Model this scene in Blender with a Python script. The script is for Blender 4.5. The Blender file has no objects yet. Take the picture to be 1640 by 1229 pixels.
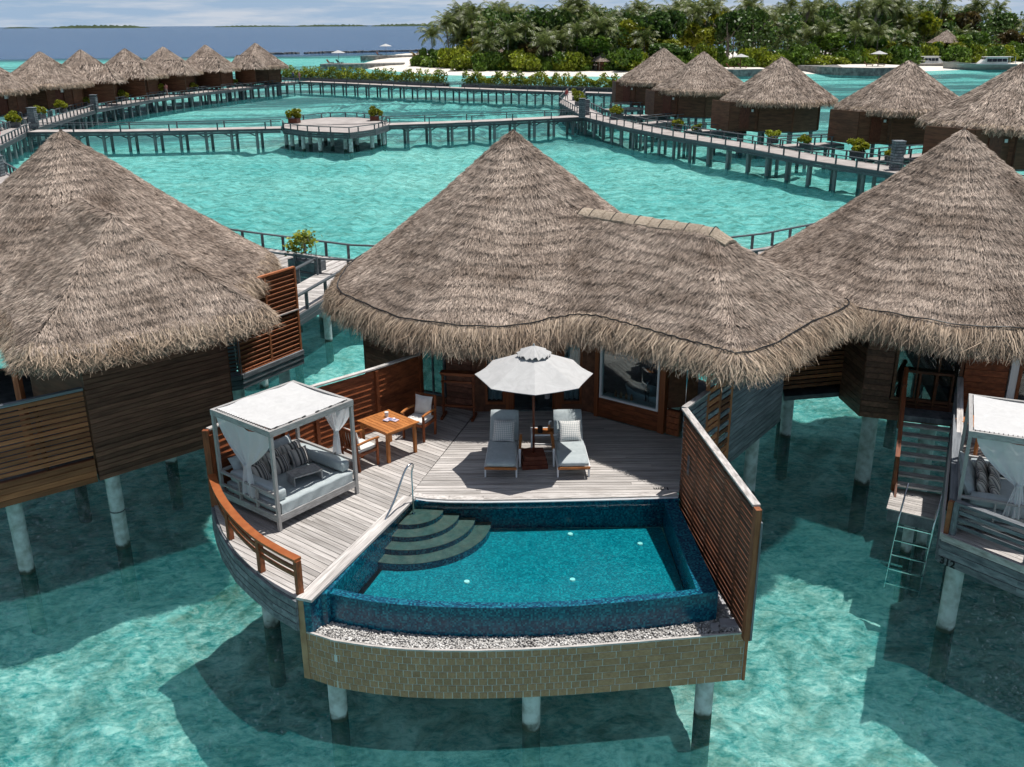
import bpy, math, random
import numpy as np
from mathutils import Vector, Matrix

SC = bpy.context.scene
COL = SC.collection
R = math.radians
rnd = random.Random(7)

# ------------------------------------------------------------------ camera
cam = bpy.data.objects.new('camera', bpy.data.cameras.new('camera'))
COL.objects.link(cam)
cam.data.sensor_width = 36
cam.data.lens = 36 * 1540 / 1640
cam.data.clip_end = 90000
PITCH, ROLL = R(20.5), R(0.35)
_f = Vector((0, math.cos(PITCH), -math.sin(PITCH)))
_r = Vector((1, 0, 0)); _u = _r.cross(_f)
_r2 = _r * math.cos(ROLL) - _u * math.sin(ROLL)
_u2 = _u * math.cos(ROLL) + _r * math.sin(ROLL)
cam.matrix_world = Matrix(((_r2.x, _u2.x, -_f.x, 0), (_r2.y, _u2.y, -_f.y, 0), (_r2.z, _u2.z, -_f.z, 9.0), (0, 0, 0, 1)))
SC.camera = cam

# ------------------------------------------------------------------ world, sun, exposure
SUN_DIR = Vector((0.25, 0.11, 1.0)).normalized()
SUN_EL = math.asin(SUN_DIR.z)
SUN_AZ = math.atan2(SUN_DIR.x, SUN_DIR.y)
world = bpy.data.worlds.new('World'); SC.world = world; world.use_nodes = True
wt = world.node_tree; wt.nodes.clear()
def wn(t, **k):
    n = wt.nodes.new(t)
    for a, b in k.items(): setattr(n, a, b)
    return n
sky = wn('ShaderNodeTexSky', sky_type='NISHITA', sun_disc=False)
sky.sun_elevation = SUN_EL; sky.sun_rotation = SUN_AZ; sky.air_density = 1.0; sky.dust_density = 0.6; sky.ozone_density = 1.6
tc = wn('ShaderNodeTexCoord')
mp = wn('ShaderNodeMapping'); mp.inputs['Scale'].default_value = (2.6, 2.6, 26.0); mp.inputs['Location'].default_value = (0.3, 0.1, 0.35)
nz = wn('ShaderNodeTexNoise'); nz.inputs['Scale'].default_value = 3.2; nz.inputs['Detail'].default_value = 9; nz.inputs['Roughness'].default_value = 0.62
rp = wn('ShaderNodeValToRGB'); rp.color_ramp.elements[0].position = 0.44; rp.color_ramp.elements[1].position = 0.66
mx = wn('ShaderNodeMix', data_type='RGBA'); mx.inputs[7].default_value = (11.5, 12.2, 13.4, 1)
mm = wn('ShaderNodeMath', operation='MULTIPLY'); mm.inputs[1].default_value = 0.8
bg = wn('ShaderNodeBackground'); bg.inputs['Strength'].default_value = 0.055
wo = wn('ShaderNodeOutputWorld')
wt.links.new(tc.outputs['Generated'], mp.inputs['Vector']); wt.links.new(mp.outputs[0], nz.inputs['Vector'])
wt.links.new(nz.outputs['Fac'], rp.inputs['Fac']); wt.links.new(rp.outputs['Color'], mm.inputs[0])
# humid tropical air: the sky pales to a soft blue all round the horizon
sz = wn('ShaderNodeSeparateXYZ'); wt.links.new(tc.outputs['Generated'], sz.inputs[0])
hz = wn('ShaderNodeMapRange', interpolation_type='SMOOTHSTEP'); hz.inputs['From Min'].default_value = 0.0; hz.inputs['From Max'].default_value = 0.30; hz.inputs['To Min'].default_value = 0.92; hz.inputs['To Max'].default_value = 0.0
wt.links.new(sz.outputs[2], hz.inputs[0])
hm = wn('ShaderNodeMix', data_type='RGBA'); hm.inputs[7].default_value = (6.4, 9.0, 12.4, 1); wt.links.new(hz.outputs[0], hm.inputs[0]); wt.links.new(sky.outputs[0], hm.inputs[6])
wt.links.new(mm.outputs[0], mx.inputs[0]); wt.links.new(hm.outputs[2], mx.inputs[6])
wt.links.new(mx.outputs[2], bg.inputs['Color']); wt.links.new(bg.outputs[0], wo.inputs[0])

sun = bpy.data.objects.new('sun', bpy.data.lights.new('sun', 'SUN')); COL.objects.link(sun)
sun.data.energy = 5.0; sun.data.angle = R(0.53); sun.data.color = (1.0, 0.965, 0.91)
sun.rotation_euler = SUN_DIR.to_track_quat('Z', 'Y').to_euler()
SC.view_settings.view_transform = 'Standard'; SC.view_settings.look = 'None'
SC.view_settings.exposure = 0.0; SC.view_settings.gamma = 1.0; SC.view_settings.use_curve_mapping = False
SC.render.engine = 'CYCLES'
SC.cycles.max_bounces = 5; SC.cycles.transparent_max_bounces = 10; SC.cycles.use_adaptive_sampling = True; SC.cycles.adaptive_threshold = 0.03; SC.cycles.use_denoising = True
SC.cycles.diffuse_bounces = 2; SC.cycles.glossy_bounces = 2; SC.cycles.sample_clamp_indirect = 6

W = -2.5      # water level; terrace decks are at z = 0
B = -0.6      # boardwalk level
BED = -3.95   # sea bed

# ------------------------------------------------------------------ materials
def nodes(name):
    m = bpy.data.materials.new(name); m.use_nodes = True
    t = m.node_tree; t.nodes.clear()
    out = t.nodes.new('ShaderNodeOutputMaterial')
    def N(ty, **k):
        n = t.nodes.new(ty)
        for a, b in k.items():
            if a.startswith('i_'): n.inputs[a[2:].replace('_', ' ')].default_value = b
            else: setattr(n, a, b)
        return n
    return m, t, N, t.links.new, out
def c4(c): return (c[0], c[1], c[2], 1)

def pmat(name, c1, c2, scale=(6, 6, 6), rough=0.7, bump=0.0, rand=0.25, detail=5, lo=0.35, hi=0.68, coord='Object', metal=0.0, spec=0.3, island=False, dist=0.0):
    """two-tone noise, per-object (or per-island) brightness variation, optional bump"""
    m, t, N, L, out = nodes(name)
    b = N('ShaderNodeBsdfPrincipled'); b.inputs['Roughness'].default_value = rough
    b.inputs['Metallic'].default_value = metal; b.inputs['Specular IOR Level'].default_value = spec
    if coord == 'Position':
        src = N('ShaderNodeNewGeometry').outputs['Position']
    else:
        src = N('ShaderNodeTexCoord').outputs[coord]
    oi = N('ShaderNodeObjectInfo')
    off = N('ShaderNodeVectorMath', operation='SCALE'); off.inputs[0].default_value = (37, 17, 29); L(oi.outputs['Random'], off.inputs['Scale'])
    mp = N('ShaderNodeMapping'); mp.inputs['Scale'].default_value = scale; L(src, mp.inputs[0])
    ad = N('ShaderNodeVectorMath', operation='ADD'); L(mp.outputs[0], ad.inputs[0]); L(off.outputs[0], ad.inputs[1])
    nz = N('ShaderNodeTexNoise'); nz.inputs['Scale'].default_value = 1.0; nz.inputs['Detail'].default_value = detail; nz.inputs['Roughness'].default_value = 0.65
    nz.inputs['Distortion'].default_value = dist
    L(ad.outputs[0], nz.inputs['Vector'])
    rp = N('ShaderNodeValToRGB'); rp.color_ramp.elements[0].position = lo; rp.color_ramp.elements[1].position = hi
    rp.color_ramp.elements[0].color = c4(c1); rp.color_ramp.elements[1].color = c4(c2); L(nz.outputs['Fac'], rp.inputs[0])
    mr = N('ShaderNodeMapRange'); mr.inputs['To Min'].default_value = 1 - rand; mr.inputs['To Max'].default_value = 1 + rand * 0.8
    L((N('ShaderNodeNewGeometry').outputs['Random Per Island'] if island else oi.outputs['Random']), mr.inputs[0])
    sc = N('ShaderNodeVectorMath', operation='SCALE'); L(rp.outputs[0], sc.inputs[0]); L(mr.outputs[0], sc.inputs['Scale'])
    L(sc.outputs[0], b.inputs['Base Color'])
    if bump:
        bp = N('ShaderNodeBump'); bp.inputs['Strength'].default_value = bump; bp.inputs['Distance'].default_value = 0.02
        L(nz.outputs['Fac'], bp.inputs['Height']); L(bp.outputs[0], b.inputs['Normal'])
    L(b.outputs[0], out.inputs[0])
    return m

M = {}
# wood; the "unit" ones are for planks and slats that are scaled boxes with x along the grain
M['deck'] = pmat('weathered_deck', (0.25, 0.225, 0.205), (0.56, 0.525, 0.50), (1.2, 20, 8), 0.8, 0.25, 0.24, 7, 0.27, 0.66)
M['deck_unit'] = pmat('weathered_board', (0.26, 0.235, 0.215), (0.60, 0.565, 0.54), (5, 3, 2), 0.8, 0.2, 0.25, 6, 0.3, 0.62)
M['slate'] = pmat('slate_grey_wood', (0.055, 0.065, 0.075), (0.15, 0.165, 0.175), (3, 3, 6), 0.75, 0.1, 0.25)
M['slate_unit'] = pmat('slate_grey_board', (0.09, 0.10, 0.115), (0.25, 0.265, 0.28), (5, 3, 2), 0.75, 0.15, 0.2)
M['walk'] = pmat('boardwalk_planks', (0.30, 0.265, 0.25), (0.50, 0.455, 0.43), (0.9, 0.9, 1), 0.85, 0, 0.1, 8, 0.3, 0.7)
M['red_unit'] = pmat('red_brown_slat', (0.12, 0.034, 0.013), (0.32, 0.095, 0.034), (5, 3, 2), 0.55, 0.1, 0.25)
M['red'] = pmat('red_brown_wood', (0.17, 0.05, 0.017), (0.31, 0.10, 0.034), (7, 7, 2), 0.5, 0.05, 0.15)
M['brown_unit'] = pmat('brown_slat', (0.050, 0.018, 0.009), (0.20, 0.072, 0.032), (6, 3, 2), 0.6, 0.15, 0.4)
M['brown'] = pmat('brown_cladding', (0.085, 0.034, 0.018), (0.19, 0.080, 0.042), (3, 3, 16), 0.6, 0.1, 0.2)
M['board_unit'] = pmat('brown_wall_board', (0.105, 0.043, 0.028), (0.24, 0.105, 0.068), (6, 3, 2), 0.6, 0.15, 0.35)
M['tan_unit'] = pmat('aged_tan_slat', (0.25, 0.080, 0.030), (0.48, 0.180, 0.080), (6, 3, 2), 0.6, 0.1, 0.4)
M['teak'] = pmat('orange_teak', (0.31, 0.105, 0.030), (0.50, 0.20, 0.062), (9, 9, 9), 0.45, 0, 0.1)
M['teak_unit'] = pmat('orange_teak_slat', (0.34, 0.115, 0.032), (0.54, 0.22, 0.068), (5, 3, 2), 0.45, 0, 0.15)
M['mahogany'] = pmat('dark_mahogany', (0.09, 0.022, 0.012), (0.17, 0.05, 0.026), (9, 9, 9), 0.4, 0, 0.1)
M['grey_frame'] = pmat('silver_grey_teak', (0.26, 0.25, 0.24), (0.46, 0.45, 0.44), (12, 12, 5), 0.7, 0.1, 0.1)
M['white_frame'] = pmat('white_metal_frame', (0.70, 0.71, 0.72), (0.80, 0.80, 0.80), (4, 4, 4), 0.35, 0, 0.05)
M['canvas'] = pmat('white_canvas', (0.43, 0.425, 0.42), (0.50, 0.495, 0.49), (4, 4, 4), 0.85, 0.4, 0.04, dist=1.2)
M['canopy'] = pmat('white_canopy_cloth', (0.51, 0.505, 0.50), (0.58, 0.575, 0.57), (4, 4, 4), 0.85, 0.5, 0.04, dist=1.5)
M['cushion'] = pmat('blue_grey_cushion', (0.37, 0.415, 0.425), (0.45, 0.495, 0.505), (5, 5, 5), 0.9, 0.45, 0.08, dist=1.2)
M['cream'] = pmat('cream_cushion', (0.66, 0.63, 0.59), (0.78, 0.76, 0.73), (6, 6, 6), 0.9, 0.15, 0.05)
M['black'] = pmat('black_metal', (0.012, 0.012, 0.013), (0.03, 0.03, 0.03), (9, 9, 9), 0.4, 0, 0.1)
M['paint'] = pmat('black_paint', (0.008, 0.008, 0.01), (0.02, 0.02, 0.022), (9, 9, 9), 0.6, 0, 0)
M['steel'] = pmat('polished_steel', (0.62, 0.63, 0.65), (0.75, 0.75, 0.76), (9, 9, 9), 0.12, 0, 0.05, metal=1.0)
M['stone'] = pmat('olive_stone_tile', (0.30, 0.165, 0.088), (0.46, 0.285, 0.165), (4, 3, 3), 0.7, 0.2, 0.13, 7)
M['grout'] = pmat('pale_grout', (0.52, 0.53, 0.50), (0.70, 0.71, 0.68), (9, 9, 9), 0.9, 0.1, 0)
M['pebble'] = pmat('white_pebble', (0.42, 0.40, 0.38), (0.72, 0.70, 0.67), (4, 4, 4), 0.7, 0, 0.45, island=True)
M['slab'] = pmat('grey_stone_slab', (0.34, 0.33, 0.34), (0.45, 0.44, 0.45), (6, 6, 6), 0.8, 0.1, 0.1)
M['sand'] = pmat('coral_sand', (0.66, 0.60, 0.52), (0.80, 0.75, 0.68), (0.35, 0.35, 0.35), 0.95, 0.1, 0, 9, coord='Position')
M['rock'] = pmat('breakwater_stone', (0.10, 0.10, 0.10), (0.33, 0.32, 0.30), (1.2, 1.2, 1.2), 0.9, 0.5, 0.1, 7, coord='Position')
M['hull'] = pmat('boat_white', (0.66, 0.65, 0.62), (0.78, 0.77, 0.75), (1, 1, 1), 0.35, 0, 0)
M['hull_grey'] = pmat('boat_grey', (0.30, 0.285, 0.26), (0.40, 0.385, 0.355), (1, 1, 1), 0.4, 0, 0)
M['dark_glass'] = pmat('dark_glass', (0.01, 0.014, 0.02), (0.018, 0.022, 0.03), (1, 1, 1), 0.08, 0, 0, spec=0.6)
M['thatch'] = pmat('thatch_straw', (0.195, 0.145, 0.112), (0.56, 0.455, 0.38), (0.9, 0.9, 1.4), 0.85, 0, 0.68, 8, 0.30, 0.66, island=True)
M['fringe'] = pmat('thatch_fringe', (0.27, 0.19, 0.13), (0.52, 0.41, 0.31), (1.2, 1.2, 1.2), 0.85, 0, 0.6, 6, 0.3, 0.7, island=True)
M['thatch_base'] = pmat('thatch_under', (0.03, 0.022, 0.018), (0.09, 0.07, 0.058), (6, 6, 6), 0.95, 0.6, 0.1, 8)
M['cap'] = pmat('pale_reed_cap', (0.26, 0.205, 0.15), (0.50, 0.41, 0.32), (22, 22, 6), 0.85, 0.4, 0.15, 6)
M['trunk'] = pmat('palm_bark', (0.13, 0.105, 0.085), (0.30, 0.26, 0.22), (3, 3, 9), 0.9, 0.3, 0.2)
def leafmat(name, c1, c2, rand=0.5, sc=0.35, rough=0.45):
    m = pmat(name, c1, c2, (sc, sc, sc), rough, 0, rand, 3, 0.3, 0.7, island=True, spec=0.4)
    t = m.node_tree; b = [n for n in t.nodes if n.type == 'BSDF_PRINCIPLED'][0]; o = [n for n in t.nodes if n.type == 'OUTPUT_MATERIAL'][0]
    tr = t.nodes.new('ShaderNodeBsdfTranslucent'); ms = t.nodes.new('ShaderNodeMixShader'); ms.inputs[0].default_value = 0.28
    t.links.new(b.inputs['Base Color'].links[0].from_socket, tr.inputs['Color'])
    t.links.new(b.outputs[0], ms.inputs[1]); t.links.new(tr.outputs[0], ms.inputs[2]); t.links.new(ms.outputs[0], o.inputs[0])
    return m
M['palm'] = leafmat('palm_leaf', (0.070, 0.105, 0.022), (0.21, 0.24, 0.07), 0.6)
M['palm_yellow'] = leafmat('yellowing_palm_leaf', (0.20, 0.12, 0.02), (0.26, 0.20, 0.05), 0.5)
M['leaf_dark'] = leafmat('dark_leaf', (0.030, 0.072, 0.012), (0.10, 0.17, 0.030), 0.6)
M['leaf'] = leafmat('green_leaf', (0.060, 0.13, 0.014), (0.18, 0.27, 0.032), 0.5)
M['leaf_lime'] = leafmat('lime_leaf', (0.17, 0.20, 0.012), (0.36, 0.36, 0.028), 0.45)
M['leaf_red'] = leafmat('russet_leaf', (0.06, 0.05, 0.014), (0.15, 0.10, 0.03), 0.5)
M['hedge'] = leafmat('hedge_leaf', (0.12, 0.17, 0.012), (0.36, 0.40, 0.03), 0.6)
M['far_green'] = pmat('far_island_green', (0.03, 0.05, 0.025), (0.05, 0.075, 0.035), (0.01, 0.01, 0.01), 0.9, 0, 0.1)

def pile_mat():
    m, t, N, L, out = nodes('painted_concrete_pile')
    b = N('ShaderNodeBsdfPrincipled'); b.inputs['Roughness'].default_value = 0.6
    g = N('ShaderNodeNewGeometry'); sx = N('ShaderNodeSeparateXYZ'); L(g.outputs['Position'], sx.inputs[0])
    nz = N('ShaderNodeTexNoise'); nz.inputs['Scale'].default_value = 5; nz.inputs['Detail'].default_value = 6; L(g.outputs['Position'], nz.inputs['Vector'])
    ad = N('ShaderNodeMath', operation='MULTIPLY_ADD'); ad.inputs[1].default_value = 0.30; L(nz.outputs[0], ad.inputs[0]); L(sx.outputs[2], ad.inputs[2])
    mr = N('ShaderNodeMapRange'); mr.inputs['From Min'].default_value = W + 0.20; mr.inputs['From Max'].default_value = W + 0.30; L(ad.outputs[0], mr.inputs[0])
    c = N('ShaderNodeMix', data_type='RGBA'); c.inputs[6].default_value = (0.035, 0.045, 0.032, 1)
    n2 = N('ShaderNodeValToRGB'); n2.color_ramp.elements[0].color = (0.30, 0.32, 0.30, 1); n2.color_ramp.elements[1].color = (0.58, 0.62, 0.62, 1)
    n2.color_ramp.elements[0].position = .3; n2.color_ramp.elements[1].position = .6
    L(nz.outputs[0], n2.inputs[0]); L(n2.outputs[0], c.inputs[7]); L(mr.outputs[0], c.inputs[0])
    dm = N('ShaderNodeMapRange'); dm.inputs['From Min'].default_value = W - 0.75; dm.inputs['From Max'].default_value = W - 0.25; L(ad.outputs[0], dm.inputs[0])
    c2 = N('ShaderNodeMix', data_type='RGBA'); c2.inputs[6].default_value = (0.17, 0.19, 0.14, 1); L(dm.outputs[0], c2.inputs[0]); L(c.outputs[2], c2.inputs[7])
    L(c2.outputs[2], b.inputs['Base Color']); L(b.outputs[0], out.inputs[0]); return m
M['pile'] = pile_mat()
M['pile_grey'] = pmat('grey_pile', (0.13, 0.15, 0.155), (0.26, 0.28, 0.28), (2, 2, 2), 0.7, 0, 0.15)

def mosaic(name, k_=1.0, floor=False):
    m, t, N, L, out = nodes(name)
    b = N('ShaderNodeBsdfPrincipled'); b.inputs['Roughness'].default_value = 0.25; b.inputs['Specular IOR Level'].default_value = 0.5
    g = N('ShaderNodeNewGeometry')
    sn = N('ShaderNodeVectorMath', operation='SNAP'); sn.inputs[1].default_value = (0.032, 0.032, 0.032); L(g.outputs['Position'], sn.inputs[0])
    wn_ = N('ShaderNodeTexWhiteNoise', noise_dimensions='3D'); L(sn.outputs[0], wn_.inputs[0])
    rp = N('ShaderNodeValToRGB'); e = rp.color_ramp.elements
    e[0].color = (0.002, 0.028, 0.070, 1); e[1].color = (0.010, 0.19, 0.26, 1); k = rp.color_ramp.elements.new(0.6); k.color = (0.004, 0.085, 0.145, 1)
    if floor:
        e[0].color = (0.004, 0.12, 0.155, 1); e[2].color = (0.015, 0.28, 0.32, 1); e[1].color = (0.008, 0.18, 0.22, 1)
    vs_ = N('ShaderNodeVectorMath', operation='SCALE'); vs_.inputs['Scale'].default_value = k_
    L(wn_.outputs['Value'], rp.inputs[0]); L(rp.outputs[0], vs_.inputs[0]); L(vs_.outputs[0], b.inputs['Base Color']); L(b.outputs[0], out.inputs[0]); return m
M['mosaic'] = mosaic('blue_glass_mosaic'); M['mosaic_floor'] = mosaic('light_blue_floor_mosaic', 1.0, True)
M['step'] = pmat('pool_step_stone', (0.085, 0.062, 0.052), (0.14, 0.105, 0.088), (9, 9, 9), 0.6, 0, 0)
M['lens'] = pmat('pool_light_lens', (0.75, 0.78, 0.7), (0.85, 0.88, 0.8), (2, 2, 2), 0.3, 0, 0)

def pattern(name, ca, cb, kind):
    m, t, N, L, out = nodes(name)
    b = N('ShaderNodeBsdfPrincipled'); b.inputs['Roughness'].default_value = 0.9
    tc = N('ShaderNodeTexCoord')
    if kind == 'stripe':
        sx = N('ShaderNodeSeparateXYZ'); L(tc.outputs['Object'], sx.inputs[0])
        a = N('ShaderNodeMath', operation='MULTIPLY'); a.inputs[1].default_value = 46; L(sx.outputs[0], a.inputs[0])
        fl = N('ShaderNodeMath', operation='FLOOR'); L(a.outputs[0], fl.inputs[0])
        w_ = N('ShaderNodeTexWhiteNoise', noise_dimensions='1D'); L(fl.outputs[0], w_.inputs['W'])
        rp = N('ShaderNodeValToRGB'); rp.color_ramp.interpolation = 'CONSTANT'; e = rp.color_ramp.elements
        e[0].color = c4(cb); e[1].position = .16; e[1].color = c4(ca)
        k = e.new(.55); k.color = (0.36, 0.33, 0.295, 1); k = e.new(.88); k.color = (0.16, 0.16, 0.17, 1)
        L(w_.outputs['Value'], rp.inputs[0]); L(rp.outputs[0], b.inputs['Base Color'])
    else:
        mp = N('ShaderNodeMapping'); mp.inputs['Rotation'].default_value = (0, 0, R(45)); mp.inputs['Scale'].default_value = (34, 34, 0.01); L(tc.outputs['Object'], mp.inputs[0])
        ck = N('ShaderNodeTexChecker'); ck.inputs['Color1'].default_value = c4(ca); ck.inputs['Color2'].default_value = c4(cb); ck.inputs['Scale'].default_value = 1
        L(mp.outputs[0], ck.inputs[0]); L(ck.outputs[0], b.inputs['Base Color'])
    L(b.outputs[0], out.inputs[0]); return m
M['stripe'] = pattern('striped_fabric', (0.50, 0.46, 0.42), (0.07, 0.065, 0.062), 'stripe')
M['lattice'] = pattern('diamond_fabric', (0.72, 0.70, 0.67), (0.40, 0.42, 0.42), 'check')

def sheer():
    m, t, N, L, out = nodes('sheer_white_cloth')
    d = N('ShaderNodeBsdfDiffuse'); d.inputs[0].default_value = (0.82, 0.84, 0.86, 1)
    tl = N('ShaderNodeBsdfTranslucent'); tl.inputs[0].default_value = (0.82, 0.84, 0.86, 1)
    tp = N('ShaderNodeBsdfTransparent')
    a = N('ShaderNodeMixShader'); a.inputs[0].default_value = 0.45; L(d.outputs[0], a.inputs[1]); L(tl.outputs[0], a.inputs[2])
    c = N('ShaderNodeMixShader'); c.inputs[0].default_value = 0.07; L(a.outputs[0], c.inputs[1]); L(tp.outputs[0], c.inputs[2])
    L(c.outputs[0], out.inputs[0]); return m
M['sheer'] = sheer()

def glass(tint):
    m, t, N, L, out = nodes('window_glass')
    fr = N('ShaderNodeFresnel'); fr.inputs[0].default_value = 1.52
    gl = N('ShaderNodeBsdfGlossy'); gl.inputs['Roughness'].default_value = 0.01
    tp = N('ShaderNodeBsdfTransparent'); tp.inputs[0].default_value = c4(tint)
    mr = N('ShaderNodeMath', operation='MULTIPLY_ADD'); mr.inputs[1].default_value = 1.2; mr.inputs[2].default_value = 0.03; L(fr.outputs[0], mr.inputs[0])
    mx = N('ShaderNodeMixShader'); L(mr.outputs[0], mx.inputs[0]); L(tp.outputs[0], mx.inputs[1]); L(gl.outputs[0], mx.inputs[2])
    L(mx.outputs[0], out.inputs[0]); return m
M['glass'] = glass((0.72, 0.85, 0.88))

def sea_mat():
    m, t, N, L, out = nodes('lagoon_and_sea_water')
    g = N('ShaderNodeNewGeometry'); P = g.outputs['Position']
    sp = N('ShaderNodeSeparateXYZ'); L(P, sp.inputs[0])
    def noise(scale, vec=None, det=3, rough=.55, dist=0.0):
        mp = N('ShaderNodeMapping'); mp.inputs['Scale'].default_value = scale; L(P, mp.inputs[0])
        n = N('ShaderNodeTexNoise'); n.inputs['Scale'].default_value = 1; n.inputs['Detail'].default_value = det; n.inputs['Roughness'].default_value = rough; n.inputs['Distortion'].default_value = dist
        L(mp.outputs[0], n.inputs['Vector']); return n.outputs['Fac']
    def math_(op, a, b_, c_=None):
        n = N('ShaderNodeMath', operation=op)
        for i, v in enumerate((a, b_, c_)):
            if v is None: continue
            if isinstance(v, (int, float)): n.inputs[i].default_value = v
            else: L(v, n.inputs[i])
        return n.outputs[0]
    rip = noise((2.7, 4.1, 1), det=4, rough=.62, dist=1.5)
    rip2 = noise((0.55, 0.85, 1), det=3, dist=.8)
    rip3 = noise((3.6, 5.0, 1), det=2, rough=.5, dist=2.2)
    big = noise((0.028, 0.06, 1), det=2)
    # ripples: gloss height, and a caustic-like light pattern painted into the water's colours
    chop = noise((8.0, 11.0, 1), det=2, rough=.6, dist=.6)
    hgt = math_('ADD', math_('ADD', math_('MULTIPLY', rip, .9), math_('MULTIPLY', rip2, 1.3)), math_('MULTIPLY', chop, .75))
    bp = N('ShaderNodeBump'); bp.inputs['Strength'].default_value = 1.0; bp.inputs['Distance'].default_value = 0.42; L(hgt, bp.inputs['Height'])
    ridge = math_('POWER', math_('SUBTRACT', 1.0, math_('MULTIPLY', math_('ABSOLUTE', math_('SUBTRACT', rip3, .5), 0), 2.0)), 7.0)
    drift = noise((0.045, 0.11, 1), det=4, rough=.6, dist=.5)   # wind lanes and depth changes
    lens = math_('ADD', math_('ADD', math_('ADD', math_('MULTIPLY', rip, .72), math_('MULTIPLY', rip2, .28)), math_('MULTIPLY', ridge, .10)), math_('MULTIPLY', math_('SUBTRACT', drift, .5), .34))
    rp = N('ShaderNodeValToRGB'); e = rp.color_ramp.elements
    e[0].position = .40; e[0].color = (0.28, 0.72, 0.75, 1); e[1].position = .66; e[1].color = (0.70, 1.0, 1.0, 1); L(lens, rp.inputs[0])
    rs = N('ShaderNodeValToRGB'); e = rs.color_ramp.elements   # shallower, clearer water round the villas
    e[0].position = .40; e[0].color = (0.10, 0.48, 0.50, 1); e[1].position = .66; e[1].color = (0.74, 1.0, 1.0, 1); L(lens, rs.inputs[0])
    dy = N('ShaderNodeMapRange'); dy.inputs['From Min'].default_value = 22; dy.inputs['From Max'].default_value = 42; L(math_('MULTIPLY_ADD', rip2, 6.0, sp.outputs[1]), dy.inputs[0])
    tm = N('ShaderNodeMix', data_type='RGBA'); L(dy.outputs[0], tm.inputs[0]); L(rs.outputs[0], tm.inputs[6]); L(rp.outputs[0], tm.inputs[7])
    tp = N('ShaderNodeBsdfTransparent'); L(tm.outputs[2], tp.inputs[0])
    # suspended sand and plankton: part of the light comes back before it reaches the bottom
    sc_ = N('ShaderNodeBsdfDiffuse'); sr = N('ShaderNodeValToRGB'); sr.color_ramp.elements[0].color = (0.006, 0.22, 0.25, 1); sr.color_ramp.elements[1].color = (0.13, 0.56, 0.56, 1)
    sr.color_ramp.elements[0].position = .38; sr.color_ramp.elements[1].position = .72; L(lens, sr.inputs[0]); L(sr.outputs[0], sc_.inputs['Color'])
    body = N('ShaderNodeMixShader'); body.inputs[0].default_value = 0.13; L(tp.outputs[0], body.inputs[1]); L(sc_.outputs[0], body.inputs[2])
    gl = N('ShaderNodeBsdfGlossy'); gl.inputs['Roughness'].default_value = 0.03; L(bp.outputs[0], gl.inputs['Normal'])
    fr = N('ShaderNodeFresnel'); fr.inputs[0].default_value = 1.33; L(bp.outputs[0], fr.inputs['Normal'])
    fm = math_('MINIMUM', math_('MULTIPLY', fr.outputs[0], 0.42), 0.36)
    lag = N('ShaderNodeMixShader'); L(fm, lag.inputs[0]); L(body.outputs[0], lag.inputs[1]); L(gl.outputs[0], lag.inputs[2])
    # open sea beyond the reef: too deep to see the bottom
    sw = noise((0.05, 0.16, 1), det=6, rough=.6)
    b2 = N('ShaderNodeBump'); b2.inputs['Strength'].default_value = 0.6; b2.inputs['Distance'].default_value = 2.2; L(sw, b2.inputs['Height'])
    dp = N('ShaderNodeBsdfPrincipled'); dp.inputs['Roughness'].default_value = 0.22; dp.inputs['IOR'].default_value = 1.33
    dc = N('ShaderNodeValToRGB'); dc.color_ramp.elements[0].color = (0.010, 0.050, 0.130, 1); dc.color_ramp.elements[1].color = (0.030, 0.095, 0.20, 1)
    dc.color_ramp.elements[0].position = .35; dc.color_ramp.elements[1].position = .7
    L(sw, dc.inputs[0]); L(dc.outputs[0], dp.inputs['Base Color']); L(b2.outputs[0], dp.inputs['Normal'])
    e1 = math_('MULTIPLY_ADD', sp.outputs[0], -0.3, sp.outputs[1]); e2 = math_('MULTIPLY_ADD', big, 90.0, e1)
    fac = N('ShaderNodeMapRange'); fac.inputs['From Min'].default_value = 448; fac.inputs['From Max'].default_value = 505; L(e2, fac.inputs[0])
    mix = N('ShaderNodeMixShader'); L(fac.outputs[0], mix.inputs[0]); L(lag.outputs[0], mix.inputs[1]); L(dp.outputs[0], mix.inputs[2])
    L(mix.outputs[0], out.inputs[0]); return m
M['sea'] = sea_mat()

def pool_water():
    m, t, N, L, out = nodes('pool_water')
    g = N('ShaderNodeNewGeometry')
    n = N('ShaderNodeTexNoise'); n.inputs['Scale'].default_value = 4.5; n.inputs['Detail'].default_value = 4; n.inputs['Distortion'].default_value = .8; L(g.outputs['Position'], n.inputs['Vector'])
    bp = N('ShaderNodeBump'); bp.inputs['Strength'].default_value = 0.10; bp.inputs['Distance'].default_value = 0.08; L(n.outputs[0], bp.inputs['Height'])
    rp = N('ShaderNodeValToRGB'); rp.color_ramp.elements[0].color = (0.45, 0.86, 0.90, 1); rp.color_ramp.elements[1].color = (0.70, 0.99, 1, 1)
    rp.color_ramp.elements[0].position = .35; rp.color_ramp.elements[1].position = .65; L(n.outputs[0], rp.inputs[0])
    tp = N('ShaderNodeBsdfTransparent'); L(rp.outputs[0], tp.inputs[0])
    gl = N('ShaderNodeBsdfGlossy'); gl.inputs['Roughness'].default_value = 0.02; L(bp.outputs[0], gl.inputs['Normal'])
    fr = N('ShaderNodeFresnel'); fr.inputs[0].default_value = 1.33; L(bp.outputs[0], fr.inputs['Normal'])
    mx = N('ShaderNodeMixShader'); L(fr.outputs[0], mx.inputs[0]); L(tp.outputs[0], mx.inputs[1]); L(gl.outputs[0], mx.inputs[2]); L(mx.outputs[0], out.inputs[0]); return m
M['pool_water'] = pool_water()

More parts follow.
